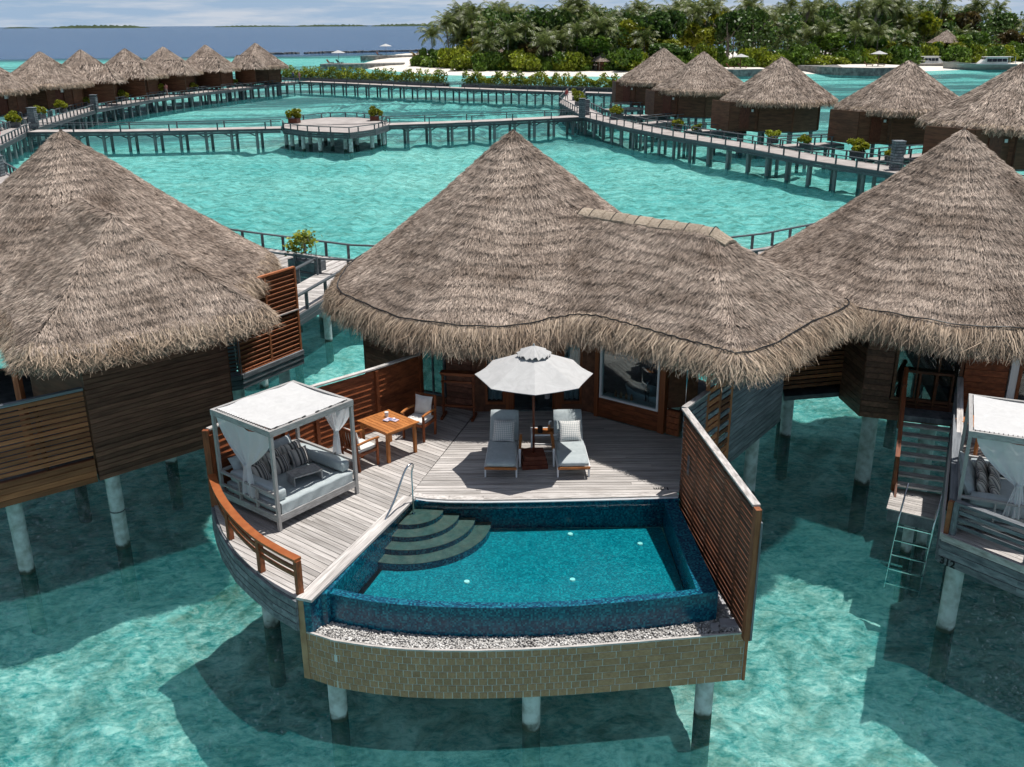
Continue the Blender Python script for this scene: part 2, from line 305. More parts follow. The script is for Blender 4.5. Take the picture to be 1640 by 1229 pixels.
def bed_mat():
    m, t, N, L, out = nodes('sandy_sea_bed')
    b = N('ShaderNodeBsdfPrincipled'); b.inputs['Roughness'].default_value = 1.0; b.inputs['Specular IOR Level'].default_value = 0
    g = N('ShaderNodeNewGeometry'); P = g.outputs['Position']; sp = N('ShaderNodeSeparateXYZ'); L(P, sp.inputs[0])
    def noise(s, d=4, ds=0.0):
        mp = N('ShaderNodeMapping'); mp.inputs['Scale'].default_value = s; L(P, mp.inputs[0])
        n = N('ShaderNodeTexNoise'); n.inputs['Scale'].default_value = 1; n.inputs['Detail'].default_value = d; n.inputs['Roughness'].default_value = .65; n.inputs['Distortion'].default_value = ds
        L(mp.outputs[0], n.inputs['Vector']); return n.outputs['Fac']
    fine = N('ShaderNodeValToRGB'); e = fine.color_ramp.elements; e[0].position = .36; e[0].color = (0.38, 0.39, 0.32, 1); e[1].position = .60; e[1].color = (0.86, 0.83, 0.75, 1)
    L(noise((1.1, 1.1, 1), 8, 1.0), fine.inputs[0])
    # coral rubble patches, mostly in front of the villas
    cor = N('ShaderNodeMapRange'); cor.inputs['From Min'].default_value = .52; cor.inputs['From Max'].default_value = .64; L(noise((0.33, 0.33, 1), 7, .8), cor.inputs[0])
    yb = N('ShaderNodeMapRange'); yb.inputs['From Min'].default_value = 30; yb.inputs['From Max'].default_value = 18; yb.inputs['To Max'].default_value = .62; L(sp.outputs[1], yb.inputs[0])
    cf = N('ShaderNodeMath', operation='MULTIPLY'); L(cor.outputs[0], cf.inputs[0]); L(yb.outputs[0], cf.inputs[1])
    m1 = N('ShaderNodeMix', data_type='RGBA'); L(cf.outputs[0], m1.inputs[0]); L(fine.outputs[0], m1.inputs[6]); m1.inputs[7].default_value = (0.20, 0.20, 0.12, 1)
    # sea-grass beds far out in the lagoon
    gr = N('ShaderNodeMapRange'); gr.inputs['From Min'].default_value = .43; gr.inputs['From Max'].default_value = .53; L(noise((0.024, 0.085, 1), 5, .8), gr.inputs[0])
    ya = N('ShaderNodeMapRange'); ya.inputs['From Min'].default_value = 98; ya.inputs['From Max'].default_value = 112; ya.inputs['To Max'].default_value = .85; L(sp.outputs[1], ya.inputs[0])
    yc = N('ShaderNodeMapRange'); yc.inputs['From Min'].default_value = 340; yc.inputs['From Max'].default_value = 300; L(sp.outputs[1], yc.inputs[0])
    gf = N('ShaderNodeMath', operation='MULTIPLY'); L(gr.outputs[0], gf.inputs[0]); L(ya.outputs[0], gf.inputs[1])
    gf2 = N('ShaderNodeMath', operation='MULTIPLY'); L(gf.outputs[0], gf2.inputs[0]); L(yc.outputs[0], gf2.inputs[1])
    m2 = N('ShaderNodeMix', data_type='RGBA'); L(gf2.outputs[0], m2.inputs[0]); L(m1.outputs[2], m2.inputs[6]); m2.inputs[7].default_value = (0.20, 0.115, 0.12, 1)
    L(m2.outputs[2], b.inputs['Base Color']); L(b.outputs[0], out.inputs[0]); return m
M['bed'] = bed_mat()

# ------------------------------------------------------------------ mesh helpers
class MB:
    def __init__(s): s.v = []; s.f = []
    def add(s, vs, fs):
        o = len(s.v); s.v += [tuple(v) for v in vs]; s.f += [tuple(i + o for i in f) for f in fs]; return s
    def mat(s, Mx, vs, fs): return s.add([Mx @ Vector(v) for v in vs], fs)
    def box(s, c, d, rz=0.0, rx=0.0):
        x, y, z = d[0] / 2, d[1] / 2, d[2] / 2
        Mx = Matrix.Translation(c) @ Matrix.Rotation(rz, 4, 'Z') @ Matrix.Rotation(rx, 4, 'X')
        return s.mat(Mx, [(-x, -y, -z), (x, -y, -z), (x, y, -z), (-x, y, -z), (-x, -y, z), (x, -y, z), (x, y, z), (-x, y, z)], CUBE)
    def beam(s, p, q, w, h, up=(0, 0, 1)):
        return s.mat(frame(p, q, w, h, up), UV, CUBE)
    def cyl(s, p, q, r0, r1=None, n=12, caps=True):
        r1 = r0 if r1 is None else r1
        p, q = Vector(p), Vector(q); d = (q - p).normalized()
        a = d.orthogonal().normalized(); b = d.cross(a)
        vs = []
        for c, r in ((p, r0), (q, r1)):
            for i in range(n):
                t = 2 * math.pi * i / n; vs.append(c + a * (r * math.cos(t)) + b * (r * math.sin(t)))
        fs = [(i, (i + 1) % n, n + (i + 1) % n, n + i) for i in range(n)]
        if caps: fs += [tuple(range(n - 1, -1, -1)), tuple(range(n, 2 * n))]
        return s.add(vs, fs)
    def tube(s, pts, r, n=8):
        pts = [Vector(p) for p in pts]; vs = []; m = len(pts)
        for i, p in enumerate(pts):
            d = (pts[min(i + 1, m - 1)] - pts[max(i - 1, 0)]).normalized()
            a = d.cross(Vector((0.31, 0.17, 0.93))).normalized(); b = d.cross(a); rr = r[i] if isinstance(r, (list, tuple)) else r
            for k in range(n):
                t = 2 * math.pi * k / n; vs.append(p + a * (rr * math.cos(t)) + b * (rr * math.sin(t)))
        fs = [(i * n + k, i * n + (k + 1) % n, (i + 1) * n + (k + 1) % n, (i + 1) * n + k) for i in range(m - 1) for k in range(n)]
        fs += [tuple(range(n - 1, -1, -1)), tuple(range((m - 1) * n, m * n))]
        return s.add(vs, fs)
    def prism(s, poly, z0, z1):
        n = len(poly); vs = [(x, y, z0) for x, y in poly] + [(x, y, z1) for x, y in poly]
        return s.add(vs, [tuple(range(n - 1, -1, -1)), tuple(range(n, 2 * n))] + [(i, (i + 1) % n, n + (i + 1) % n, n + i) for i in range(n)])
    def grid(s, fn, nu, nv):
        vs = [fn(i / nu, j / nv) for j in range(nv + 1) for i in range(nu + 1)]
        return s.add(vs, [(j * (nu + 1) + i, j * (nu + 1) + i + 1, (j + 1) * (nu + 1) + i + 1, (j + 1) * (nu + 1) + i) for j in range(nv) for i in range(nu)])
    def obj(s, name, m, parent=None, loc=(0, 0, 0), rz=0.0, smooth=False):
        me = bpy.data.meshes.new(name); me.from_pydata(s.v, [], s.f); me.materials.append(M[m] if isinstance(m, str) else m)
        if smooth: me.polygons.foreach_set('use_smooth', [True] * len(me.polygons))
        o = bpy.data.objects.new(name, me); COL.objects.link(o); o.parent = parent; o.location = loc; o.rotation_euler = (0, 0, rz)
        return o
CUBE = [(3, 2, 1, 0), (4, 5, 6, 7), (0, 1, 5, 4), (1, 2, 6, 5), (2, 3, 7, 6), (3, 0, 4, 7)]
UV = [(-.5, -.5, -.5), (.5, -.5, -.5), (.5, .5, -.5), (-.5, .5, -.5), (-.5, -.5, .5), (.5, -.5, .5), (.5, .5, .5), (-.5, .5, .5)]
def frame(p, q, w, h, up=(0, 0, 1)):
    p, q, up = Vector(p), Vector(q), Vector(up); d = q - p; x = d.normalized(); y = up.cross(x)
    if y.length < 1e-5: y = Vector((0, 1, 0)).cross(x)
    y.normalize(); z = x.cross(y); c = (p + q) / 2; L_ = d.length
    return Matrix(((x.x * L_, y.x * w, z.x * h, c.x), (x.y * L_, y.y * w, z.y * h, c.y), (x.z * L_, y.z * w, z.z * h, c.z), (0, 0, 0, 1)))
_unit = {}
def board(name, m, parent, p, q, w, h, up=(0, 0, 1)):
    """one straight board from p to q: a shared unit box, stretched"""
    if m not in _unit:
        me = bpy.data.meshes.new('board_' + m); me.from_pydata(UV, [], CUBE); me.materials.append(M[m]); _unit[m] = me
    o = bpy.data.objects.new(name, _unit[m]); COL.objects.link(o); o.parent = parent; o.matrix_local = frame(p, q, w, h, up); return o
def share(name, me, parent, loc, rz=0.0, sc=1.0):
    o = bpy.data.objects.new(name, me); COL.objects.link(o); o.parent = parent; o.location = loc; o.rotation_euler = (0, 0, rz)
    o.scale = (sc, sc, sc) if isinstance(sc, (int, float)) else sc; return o
def tag(o, label, cat, group=None):
    o['label'] = label; o['category'] = cat
    if group: o['group'] = group
    return o
def thing(name, label, cat, loc=(0, 0, 0), rz=0.0, group=None):
    o = bpy.data.objects.new(name, None); COL.objects.link(o); o.location = loc; o.rotation_euler = (0, 0, rz); o.empty_display_size = 0.2
    return tag(o, label, cat, group)
def struct(o): o['kind'] = 'structure'; return o
def stuff(o): o['kind'] = 'stuff'; return o
def np_mesh(name, V, F, m):
    """quads (or tris) from numpy arrays"""
    me = bpy.data.meshes.new(name); k = F.shape[1]
    me.vertices.add(len(V)); me.vertices.foreach_set('co', np.ascontiguousarray(V, dtype=np.float32).ravel())
    me.loops.add(F.size); me.loops.foreach_set('vertex_index', np.ascontiguousarray(F, dtype=np.int32).ravel())
    me.polygons.add(len(F)); me.polygons.foreach_set('loop_start', np.arange(0, F.size, k, dtype=np.int32))
    me.materials.append(M[m]); me.update(calc_edges=True); return me
def unit(a): return a / np.maximum(np.linalg.norm(a, axis=-1, keepdims=True), 1e-9)
ORD = ['first', 'second', 'third', 'fourth', 'fifth', 'sixth', 'seventh', 'eighth', 'ninth', 'tenth', 'eleventh', 'twelfth']

# ================================================================== LARGE STRUCTURE
def sheet(name, x0, x1, y0, y1, z, m):
    return struct(MB().add([(x0, y0, z), (x1, y0, z), (x1, y1, z), (x0, y1, z)], [(0, 1, 2, 3)]).obj(name, m))
sheet('sea', -40000, 40000, -3000, 60000, W, 'sea')
def bed_z(x, y):
    h = np.interp(y, [24, 46], [BED, BED + .85])
    h = h + .16 * np.sin(x * 1.3 + 1.1 * np.sin(y * .9)) * np.sin(y * 1.15 + .8 * np.sin(x * .7)) + .09 * np.sin(x * 3.1 + 2 * np.sin(y * 1.7)) * np.sin(y * 2.7 + x) + .05 * np.sin(x * 6.3 + 1.3 * np.sin(y * 5)) * np.sin(y * 5.9)
    return h
_gx, _gy = np.meshgrid(np.concatenate([[-900, -300, -80], np.linspace(-28, 28, 225), [80, 300, 900]]), np.concatenate([[-80, -10], np.linspace(4, 48, 177), [60, 100, 300, 640]])); _nz = _gx.shape
_V = np.stack([_gx, _gy, bed_z(_gx, _gy)], -1).reshape(-1, 3); _i = np.arange(_nz[0] * _nz[1]).reshape(_nz); _F = np.stack([_i[:-1, :-1], _i[:-1, 1:], _i[1:, 1:], _i[1:, :-1]], -1).reshape(-1, 4)
_bm = np_mesh('sea_bed', _V, _F, 'bed'); _bm.polygons.foreach_set('use_smooth', np.ones(len(_F), dtype=bool)); struct(share('sea_bed', _bm, None, (0, 0, 0)))

def shore(x):
    return float(np.interp(x, [-60, -46, -34, -22, -14, 0, 30, 66, 84, 117, 145, 260], [318, 292, 272, 252, 243, 236, 232, 238, 241, 256, 280, 300]))
def island_z(x, y):
    d = min(y - shore(x), (x + 47) * 1.5, 420 - y)
    return W + (0.9 * (1 - math.exp(-d / 7.0)) if d > 0 else max(d * 0.12, -2.2))
def _isl(u, v):
    x = -110 + 400 * u; y = 205 + 240 * v
    return (x, y, island_z(x, y))
struct(MB().grid(_isl, 100, 80).obj('island_beach', 'sand', smooth=True))

# ------------------------------------------------------------------ piles
def pile_mesh(m):
    b = MB(); b.cyl((0, 0, 0), (0, 0, 1), 1, 1, 14); me = bpy.data.meshes.new('pile_' + m); me.from_pydata(b.v, [], b.f); me.materials.append(M[m])
    me.polygons.foreach_set('use_smooth', [len(p.vertices) == 4 for p in me.polygons]); return me
PILE = {k: pile_mesh(k) for k in ('pile', 'pile_grey')}
def pile(parent, x, y, top, r=0.15, m='pile', bottom=BED - 0.2):
    return share('pile', PILE[m], parent, (x, y, bottom), 0, (r, r, top - bottom))

# ------------------------------------------------------------------ boardwalks
def resample(pts, step):
    pts = [Vector((p[0], p[1], 0)) for p in pts]; out = [pts[0].copy()]; left = step
    for a, b in zip(pts, pts[1:]):
        d = (b - a).length; t = left
        while t <= d: out.append(a + (b - a) * (t / d)); t += step
        left = t - d
    return out
def offset(pts, d):
    """shift a polyline to its left by d"""
    P = [Vector((p[0], p[1], 0)) for p in pts]; out = []
    for i, p in enumerate(P):
        a = (P[i] - P[i - 1]).normalized() if i else None; b = (P[i + 1] - P[i]).normalized() if i < len(P) - 1 else None
        t = a if b is None else b if a is None else (a + b).normalized(); k = 1 if a is None or b is None else 1 / max(0.5, t.dot(b))
        out.append(p + Vector((-t.y, t.x, 0)) * d * k)
    return out
def post_mesh(w, h):
    b = MB().box((0, 0, h / 2), (w, w, h)); me = bpy.data.meshes.new('rail_post'); me.from_pydata(b.v, [], b.f); me.materials.append(M['slate']); return me
POST = post_mesh(0.11, 0.62)
def boardwalk(name, edge, width, z=B, gap=2.5, posts=1.9, rails=(True, True), r=0.15, pm='pile_grey', fascia=0.42, arches=False, back_gaps=()):
    """edge = the lagoon side; the deck lies to its left"""
    inner = [Vector((p[0], p[1], 0)) for p in edge]; outer = offset(edge, width); n = len(inner)
    zz = Vector((0, 0, 1))
    b = MB(); vs = [p + zz * z for p in inner] + [p + zz * z for p in outer] + [p + zz * (z - .08) for p in inner] + [p + zz * (z - .08) for p in outer]
    fs = []
    for i in range(n - 1):
        fs += [(i, i + 1, n + i + 1, n + i), (2 * n + i, 3 * n + i, 3 * n + i + 1, 2 * n + i + 1), (i, 2 * n + i, 2 * n + i + 1, i + 1), (n + i, n + i + 1, 3 * n + i + 1, 3 * n + i)]
    b.add(vs, fs); d = struct(b.obj(name, 'walk'))
    for line, sgn, on in ((inner, -1, rails[0]), (outer, 1, rails[1])):
        for i in range(n - 1):
            p, q = line[i], line[i + 1]; nn = Vector((-(q - p).y, (q - p).x, 0)).normalized() * sgn
            for k in range(2):
                board('fascia_board', 'slate', d, p + nn * (.05 + .012 * k) + zz * (z - .02 - fascia * (k + .5) / 2), q + nn * (.05 + .012 * k) + zz * (z - .02 - fascia * (k + .5) / 2), .06, fascia / 2 - .02)
            if on: board('handrail', 'slate', d, p + zz * (z + .64), q + zz * (z + .64), .13, .06)
        if on:
            for p in resample(line, posts): share('rail_post', POST, d, p + zz * z)
    for k, line in enumerate((offset(edge, 0.22), offset(edge, width - 0.22))):
        for p in resample(line, gap * (1 if k == 0 else 1.0)): pile(d, p.x, p.y, z - .09, r, pm)
        if arches and k == 0:
            for p, q in zip(resample(line, gap), resample(line, gap)[1:]):
                for a, c in ((p, q), (q, p)): board('knee_brace', 'slate', d, a + zz * (z - .75), a + (c - a) * .3 + zz * (z - .40), .10, .10)
    return d
RING = {
 'right': [(36, 44), (31, 56), (25.7, 66.6), (22.3, 72.6), (19.4, 80.0), (15.6, 87.5), (14.0, 91.2), (11.3, 98.3), (8.1, 109.3)],
 'right_far': [(8.1, 109.3), (6.4, 130.5), (8.6, 148.6)],
 'far': [(15.5, 146.0), (10.4, 149.0), (0.3, 155.0), (-9.8, 162.1), (-18.5, 168.0), (-28.1, 176.2), (-38.5, 183.6)],
 'left': [(-38.5, 183.6), (-43.3, 167.1), (-47.0, 154.9), (-50.2, 139.5), (-51.3, 123.9), (-47.9, 98.8), (-43.7, 83.2), (-35.8, 69.2)],
}
# the deck lies to the RIGHT of these edges (outside the ring), so walk them backwards
boardwalk('right_boardwalk', RING['right'][::-1], 2.5, gap=2.6)
boardwalk('right_boardwalk_far_end', RING['right_far'][::-1], 2.5, gap=2.6)
boardwalk('far_boardwalk', RING['far'][::-1], 2.6, gap=2.9, posts=3.0, arches=True)
boardwalk('left_boardwalk', RING['left'][::-1], 2.5, gap=2.5, posts=1.4)
near = [(-35.8, 69.2), (-24, 53.2), (-17.5, 47.6), (-12.1, 44.2), (-7.0, 41.3), (0, 39.8), (6, 40.6), (11.5, 43.2), (22, 51)]
nb = boardwalk('near_boardwalk', near[::-1], 2.7, gap=2.8, posts=1.25, r=0.2, pm='pile')
for x_ in range(26):   # planks where the walk shows between the roofs
    p = Vector((-13.2 + x_ * .34, 0, 0)); a = R(-33 + x_ * .7)
    y_ = np.interp(p.x, [-17.5, -12.1, -7, 0], [47.6, 44.2, 41.3, 39.8]) - .08
    dd = Vector((math.sin(a), -math.cos(a), 0))
    board('plank', 'deck_unit', nb, Vector((p.x, y_, B + .012)), Vector((p.x, y_, B + .012)) + dd * 2.6, .30, .02)
mid = [(-47.2, 96.6), (-38.2, 96.5), (-31.7, 97.2), (-22.9, 98.6)]
boardwalk('middle_boardwalk', mid, 2.3, gap=2.45, posts=4.6, arches=True)
boardwalk('middle_boardwalk_right', [(-12.8, 101.2), (-7.6, 102.7), (-1.2, 105.0), (8.0, 109.2)], 2.3, gap=2.35, posts=4.6, arches=True)
# viewing platform in the middle of it
plat = [(-23.3, 101.5), (-22.6, 98.8), (-19.6, 95.6), (-15.3, 93.8), (-13.3, 96.9), (-12.5, 101.0), (-12.6, 103.6), (-14.2, 107.4), (-17.0, 110.2), (-20.0, 110.6), (-22.4, 107.6), (-23.4, 103.8)]
pb = struct(MB().prism(plat, B - .1, B + .01).obj('viewing_platform', 'walk'))
for i in range(len(plat)):
    p, q = Vector((*plat[i], 0)), Vector((*plat[(i + 1) % len(plat)], 0)); nn = Vector(((q - p).y, -(q - p).x, 0)).normalized(); zz = Vector((0, 0, 1))
    for k in range(3): board('fascia_board', 'slate', pb, p + nn * .06 + zz * (B - .06 - .2 * k), q + nn * .06 + zz * (B - .06 - .2 * k), .07, .18)
    if i in (5, 11): continue
    board('handrail', 'slate', pb, p + zz * (B + .5), q + zz * (B + .5), .13, .07)
    for p2 in resample([p, q], 1.3)[:-1]: share('rail_post', POST, pb, p2 + zz * (B - .02), 0, (1, 1, .8))
board('threshold_board', 'slate', pb, (-22.9, 100.6, B + .03), (-12.8, 103.0, B + .03), .16, .05)
for x, y in [(-22.9, 100.8), (-22, 99.4), (-20.4, 97), (-18.5, 95.6), (-16.2, 96.6), (-15.3, 94.4), (-13.7, 97.6), (-12.9, 100.4), (-20.5, 101), (-18, 99.5), (-15.6, 100.2), (-19.5, 104), (-16.5, 103.6), (-22.4, 105), (-14, 105), (-18, 108)]:
    pile(pb, x, y, B - .1, .2, 'pile')
# spurs to the villas and gate pillars
def spur(p, q, w=1.6, name='villa_gangway', pm='pile_grey', rails=(True, True)):
    return boardwalk(name, [p, q], w, gap=2.6, posts=1.6, rails=rails, pm=pm)
for p, q in [((13.9, 100.6), (18.2, 104.4)), ((16.6, 94.4), (21.5, 91.8)), ((22.2, 81.0), (28.0, 82.6)), ((27.2, 72.2), (34.0, 75.6)), ((11.8, 118), (16, 121)), ((11.2, 110.5), (17.5, 109.5))]: spur(p, q)
for p, q in [((-50.5, 99.5), (-58, 109)), ((-53.2, 112), (-57.5, 118)), ((-54.2, 126), (-57.5, 131)), ((-53.2, 140.5), (-56.5, 143.5)), ((-50.8, 151), (-54.5, 154)), ((-47.6, 163), (-51, 166)), ((-44.6, 173), (-46.5, 176))]: spur(p, q)
sp_ = spur((-8.2, 30.5), (-6.15, 38.4), 1.9, 'near_gangway', 'pile')
for k in range(25):
    a = Vector((-8.2, 30.6, B + .012)).lerp(Vector((-6.15, 38.4, B + .012)), k / 25); board('plank', 'deck_unit', sp_, a + Vector((-.05, .012, 0)), a + Vector((-1.79, .46, 0)), .30, .02)
for (x, y, h, lab) in [(7.75, 107.6, 2.0, 'slate grey slatted pillar where the middle and right boardwalks meet'), (8.5, 111.4, 1.6, 'lower grey pillar behind the taller one at the boardwalk junction'),
                       (26.6, 67.4, 1.9, 'slatted grey pillar on right boardwalk beside the near thatched roof'), (-47.9, 99.8, 2.0, 'grey pillar where the left and middle boardwalks meet'), (-51.2, 123.0, 1.7, 'grey pillar halfway along the left boardwalk'),
                       (-35.2, 67.0, 1.3, 'short pale-topped pillar at the left frame edge beside near roof')]:
    t = thing('gate_pillar', lab, 'pillar', (x, y, B + .015)); MB().box((0, 0, h / 2), (.62, .62, h)).obj('core', 'slate', t)
    for k in range(int(h / .19)):
        MB().box((0, 0, .1 + k * .19), (.70, .70, .13)).obj('slat', 'slate_unit', t)
    MB().box((0, 0, h + .03), (.76, .76, .06)).obj('cap', 'slate_unit', t)

# ------------------------------------------------------------------ thatched roofs
def octr(th, a):
    k = ((th - math.pi * 1.5 + math.pi / 8) % (math.pi / 4)) - math.pi / 8
    return 0.55 * a / math.cos(k) + 0.45 * a * 1.03
def blades(Pt, D, Nn, Ln, Wd, lift, rng, tip=.35):
    n = len(Pt); S = unit(np.cross(D, Nn)); a = rng.normal(0, .16, n)[:, None]
    D2 = unit(D + S * a); S2 = unit(np.cross(D2, Nn)); w = (Wd * rng.uniform(.6, 1.4, n))[:, None] / 2; l = (Ln * rng.uniform(.6, 1.4, n))[:, None]
    tilt = rng.normal(0, .5, n)[:, None]; S3 = unit(S2 + Nn * tilt)
    T = Pt + D2 * l + Nn * (lift * rng.uniform(.2, 1.6, n))[:, None]; P0 = Pt + Nn * .012
    V = np.stack([P0 - S3 * w, P0 + S3 * w, T + S3 * w * tip, T - S3 * w * tip], 1).reshape(-1, 3)
    return V, np.arange(n * 4).reshape(-1, 4)
def on_tris(T, n, rng):
    A = np.linalg.norm(np.cross(T[:, 1] - T[:, 0], T[:, 2] - T[:, 0]), axis=1); i = rng.choice(len(T), n, p=A / A.sum())
    u, v = rng.random(n), rng.random(n); s = u + v > 1; u[s], v[s] = 1 - u[s], 1 - v[s]
    t = T[i]; Pt = t[:, 0] + (t[:, 1] - t[:, 0]) * u[:, None] + (t[:, 2] - t[:, 0]) * v[:, None]
    Nn = unit(np.cross(t[:, 1] - t[:, 0], t[:, 2] - t[:, 0])); Nn[Nn[:, 2] < 0] *= -1
    D = unit(np.array([0, 0, -1.]) + Nn * Nn[:, 2:3]); return Pt, D, Nn
def fringe_mesh(name, line, zf, n, wd, rng, drop=(.45, .85), m='fringe', out=.22, close=False, tail=None):
    L3 = np.array([(p[0], p[1]) for p in line] + ([line[0][:2]] if close else [])); seg = L3[1:] - L3[:-1]; ln = np.linalg.norm(seg, axis=1); i = rng.choice(len(seg), n, p=ln / ln.sum()); t = rng.random(n)[:, None]
    # outward normals at the vertices, interpolated: a soft corner
    nv = np.zeros_like(L3); sn = unit(np.stack([seg[:, 1], -seg[:, 0]], 1)); nv[:-1] += sn; nv[1:] += sn; nv = unit(nv)
    p = L3[i] + seg[i] * t; o = unit(nv[i] * (1 - t) + nv[i + 1] * t); o3 = np.concatenate([o, np.zeros((n, 1))], 1); tg = np.concatenate([unit(seg[i]), np.zeros((n, 1))], 1)
    up = np.array([0, 0, 1.]); d0 = rng.uniform(-.14, .06, n)[:, None]
    zv = np.full(len(L3), zf) if np.isscalar(zf) else np.concatenate([zf, zf[:1]]); zi = zv[i] * (1 - t[:, 0]) + zv[i + 1] * t[:, 0]
    a = np.concatenate([p, zi[:, None]], 1) + o3 * d0 + up * (rng.uniform(-.16, .10, n)[:, None] - d0 * .55)
    j = rng.normal(0, .13, n)[:, None]
    b = a + o3 * rng.uniform(out * .5, out * 1.4, n)[:, None] + tg * j * .3 - up * rng.uniform(.10, .24, n)[:, None]
    tl = np.ones((n, 1)) if tail is None else np.array(tail)[np.minimum(i, len(tail) - 1)][:, None]
    c = b + o3 * rng.uniform(0, .20, n)[:, None] + tg * j * 1.1 - up * rng.uniform(drop[0] * .5, drop[1] - .12, n)[:, None] * tl
    w = (wd * rng.uniform(.6, 1.4, n))[:, None] / 2; tw = unit(tg + o3 * rng.normal(0, .5, n)[:, None])
    V = np.stack([a - tw * w, a + tw * w, b + tw * w, b - tw * w, c + tw * w * .3, c - tw * w * .3], 1).reshape(-1, 3); k = np.arange(n)[:, None] * 6
    F = np.concatenate([k + [0, 1, 2, 3], k + [3, 2, 4, 5]], 0); return np_mesh(name, V, F, m)
ZA, ZF = 6.38, 2.47
def cone_tris(a, za, zf, n=64, zoff=0.0):
    th = np.linspace(0, 2 * math.pi, n + 1); ring = np.array([(octr(t, a) * math.cos(t), octr(t, a) * math.sin(t), zf) for t in th]); ap = np.array([0, 0, za]); T = []
    for i in range(n):
        # slightly hollow slope: one ring half way
        m0, m1 = (ap + ring[i]) / 2 - [0, 0, .07], (ap + ring[i + 1]) / 2 - [0, 0, .07]
        T += [(ap, m0, m1), (m0, ring[i], ring[i + 1]), (m0, ring[i + 1], m1)]
    return np.array(T)
def tri_obj(name, T, m, parent):
    me = np_mesh(name, T.reshape(-1, 3), np.arange(len(T) * 3).reshape(-1, 3), m); return share(name, me, parent, (0, 0, 0))
_u2d = np.array([.737, -.675]); _n2d = np.array([.675, .737]); _A = np.array([4.45, -8.31]); _B = np.array([8.13, -4.25]); _RE = np.array([4.51, -4.6, 4.62]); _RS = np.array([1.75, -2.05, 4.66])
ZW = 2.66
def cone_h(x, y):
    th = np.arctan2(y, x); r = np.hypot(x, y); k = ((th - math.pi * 1.5 + math.pi / 8) % (math.pi / 4)) - math.pi / 8; rf = (.4 / np.cos(k) + .6 * 1.03) * 5.12
    rf = rf * np.where(x < 0, 1 - .085 * np.abs(np.cos(th)) ** 1.5, 1); t = r / rf
    return ZA - (ZA - ZF) * t - .10 * np.sin(np.pi * np.clip(t, 0, 1)), rf
def wing_h(x, y, wl):
    re = _RE[:2] - _u2d * wl; dx, dy = x - re[0], y - re[1]; u = dx * _u2d[0] + dy * _u2d[1]; v = dx * _n2d[0] + dy * _n2d[1]
    sl = (4.62 - ZW) / 2.77; zr = 4.64 + (.30 if wl else 0); sl = (zr - .02 - ZW) / 2.77; side = zr - sl * np.abs(v); hip = zr - (zr - .02 - ZW) / 2.5 * np.maximum(u, 0)
    back = zr - 1.2 * np.maximum(-u - 4.0 + wl, 0)
    k = .14 if wl else .3; sh = np.minimum(side, hip) - np.maximum(k - np.abs(side - hip), 0) ** 2 / (4 * k)
    return np.minimum(sh, back) + .05 * np.exp(-(v / .4) ** 2)
def roof_h(x, y, wl):
    a, _ = cone_h(x, y); b = wing_h(x, y, wl); k = .12 if wl else .55; return np.maximum(a, b) + np.maximum(k - np.abs(a - b), 0) ** 2 / (4 * k)
def villa_fold(wl=0.0):
    """eave line with the spine point each part of the slope runs up to"""
    ln = []
    for k in range(40):
        t = R(75) + (R(279) - R(75)) * k / 39; _, r = cone_h(np.array([math.cos(t)]), np.array([math.sin(t)])); ln.append((float(r[0]) * math.cos(t), float(r[0]) * math.sin(t), 0.0))
    w = [(1.35, -5.28, .12), (1.85, -5.62, .3), (2.4, -6.1, .45), (3.0, -6.72, .62), (3.6, -7.32, .8), (4.1, -7.82, .95), (4.36, -8.02, 1), (4.62, -7.98, 1), (4.9, -7.72, 1), (5.4, -7.2, 1), (6.0, -6.52, 1), (7.0, -5.42, 1), (7.6, -4.75, 1), (7.85, -4.4, 1), (7.8, -4.1, 1), (7.4, -3.6, .95), (6.6, -2.85, .7), (5.7, -2.0, .4), (5.25, -1.2, .1), (5.15, .2, 0), (4.8, 2.2, 0), (3.6, 3.9, 0), (2.4, 4.7, 0)]
    if wl: w = [(p[0] - _u2d[0] * wl * p[2], p[1] - _u2d[1] * wl * p[2], p[2]) for p in w if p[2] not in (.12,)]
    out = ln + w; res = []
    for i in range(len(out)):                  # round it off and refine
        p, q = np.array(out[i]), np.array(out[(i + 1) % len(out)]); k = 10 if abs(p[2] - q[2]) > .01 else 2; res += [p + (q - p) * (j / k) for j in range(k)]
    res = np.array(res); res[:, :2] = (np.roll(res[:, :2], 1, 0) + 2 * res[:, :2] + np.roll(res[:, :2], -1, 0)) / 4; return res
_roofs = {}
def roof_straw(T, n, rng, edge, tail, drop, out):
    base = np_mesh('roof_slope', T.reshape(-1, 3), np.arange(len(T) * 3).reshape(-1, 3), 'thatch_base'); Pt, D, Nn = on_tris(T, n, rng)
    course = (-Pt[:, 2] / .215 + .22 * np.sin(Pt[:, 0] * 1.9 + Pt[:, 1] * .7) + .16 * np.sin(Pt[:, 1] * 2.7 - Pt[:, 0] * 1.3)) % 1.0   # overlapping courses
    Pt = Pt + Nn * (.034 * course ** 2)[:, None]; V, F = blades(Pt, D, Nn, .125, .0135, .034, rng)
    P2, D2, N2 = on_tris(T, n // 8, rng); V2, F2 = blades(P2, D2, N2, .24, .015, .055, rng)   # sparser, longer loose straws
    return base, np_mesh('thatch', np.concatenate([V, V2]), np.concatenate([F, F2 + len(V)]), 'thatch'), fringe_mesh('eave_fringe', [(p[0], p[1]) for p in edge], edge[:, 2], 42000, .0155, rng, drop, tail=tail, close=True, out=out)
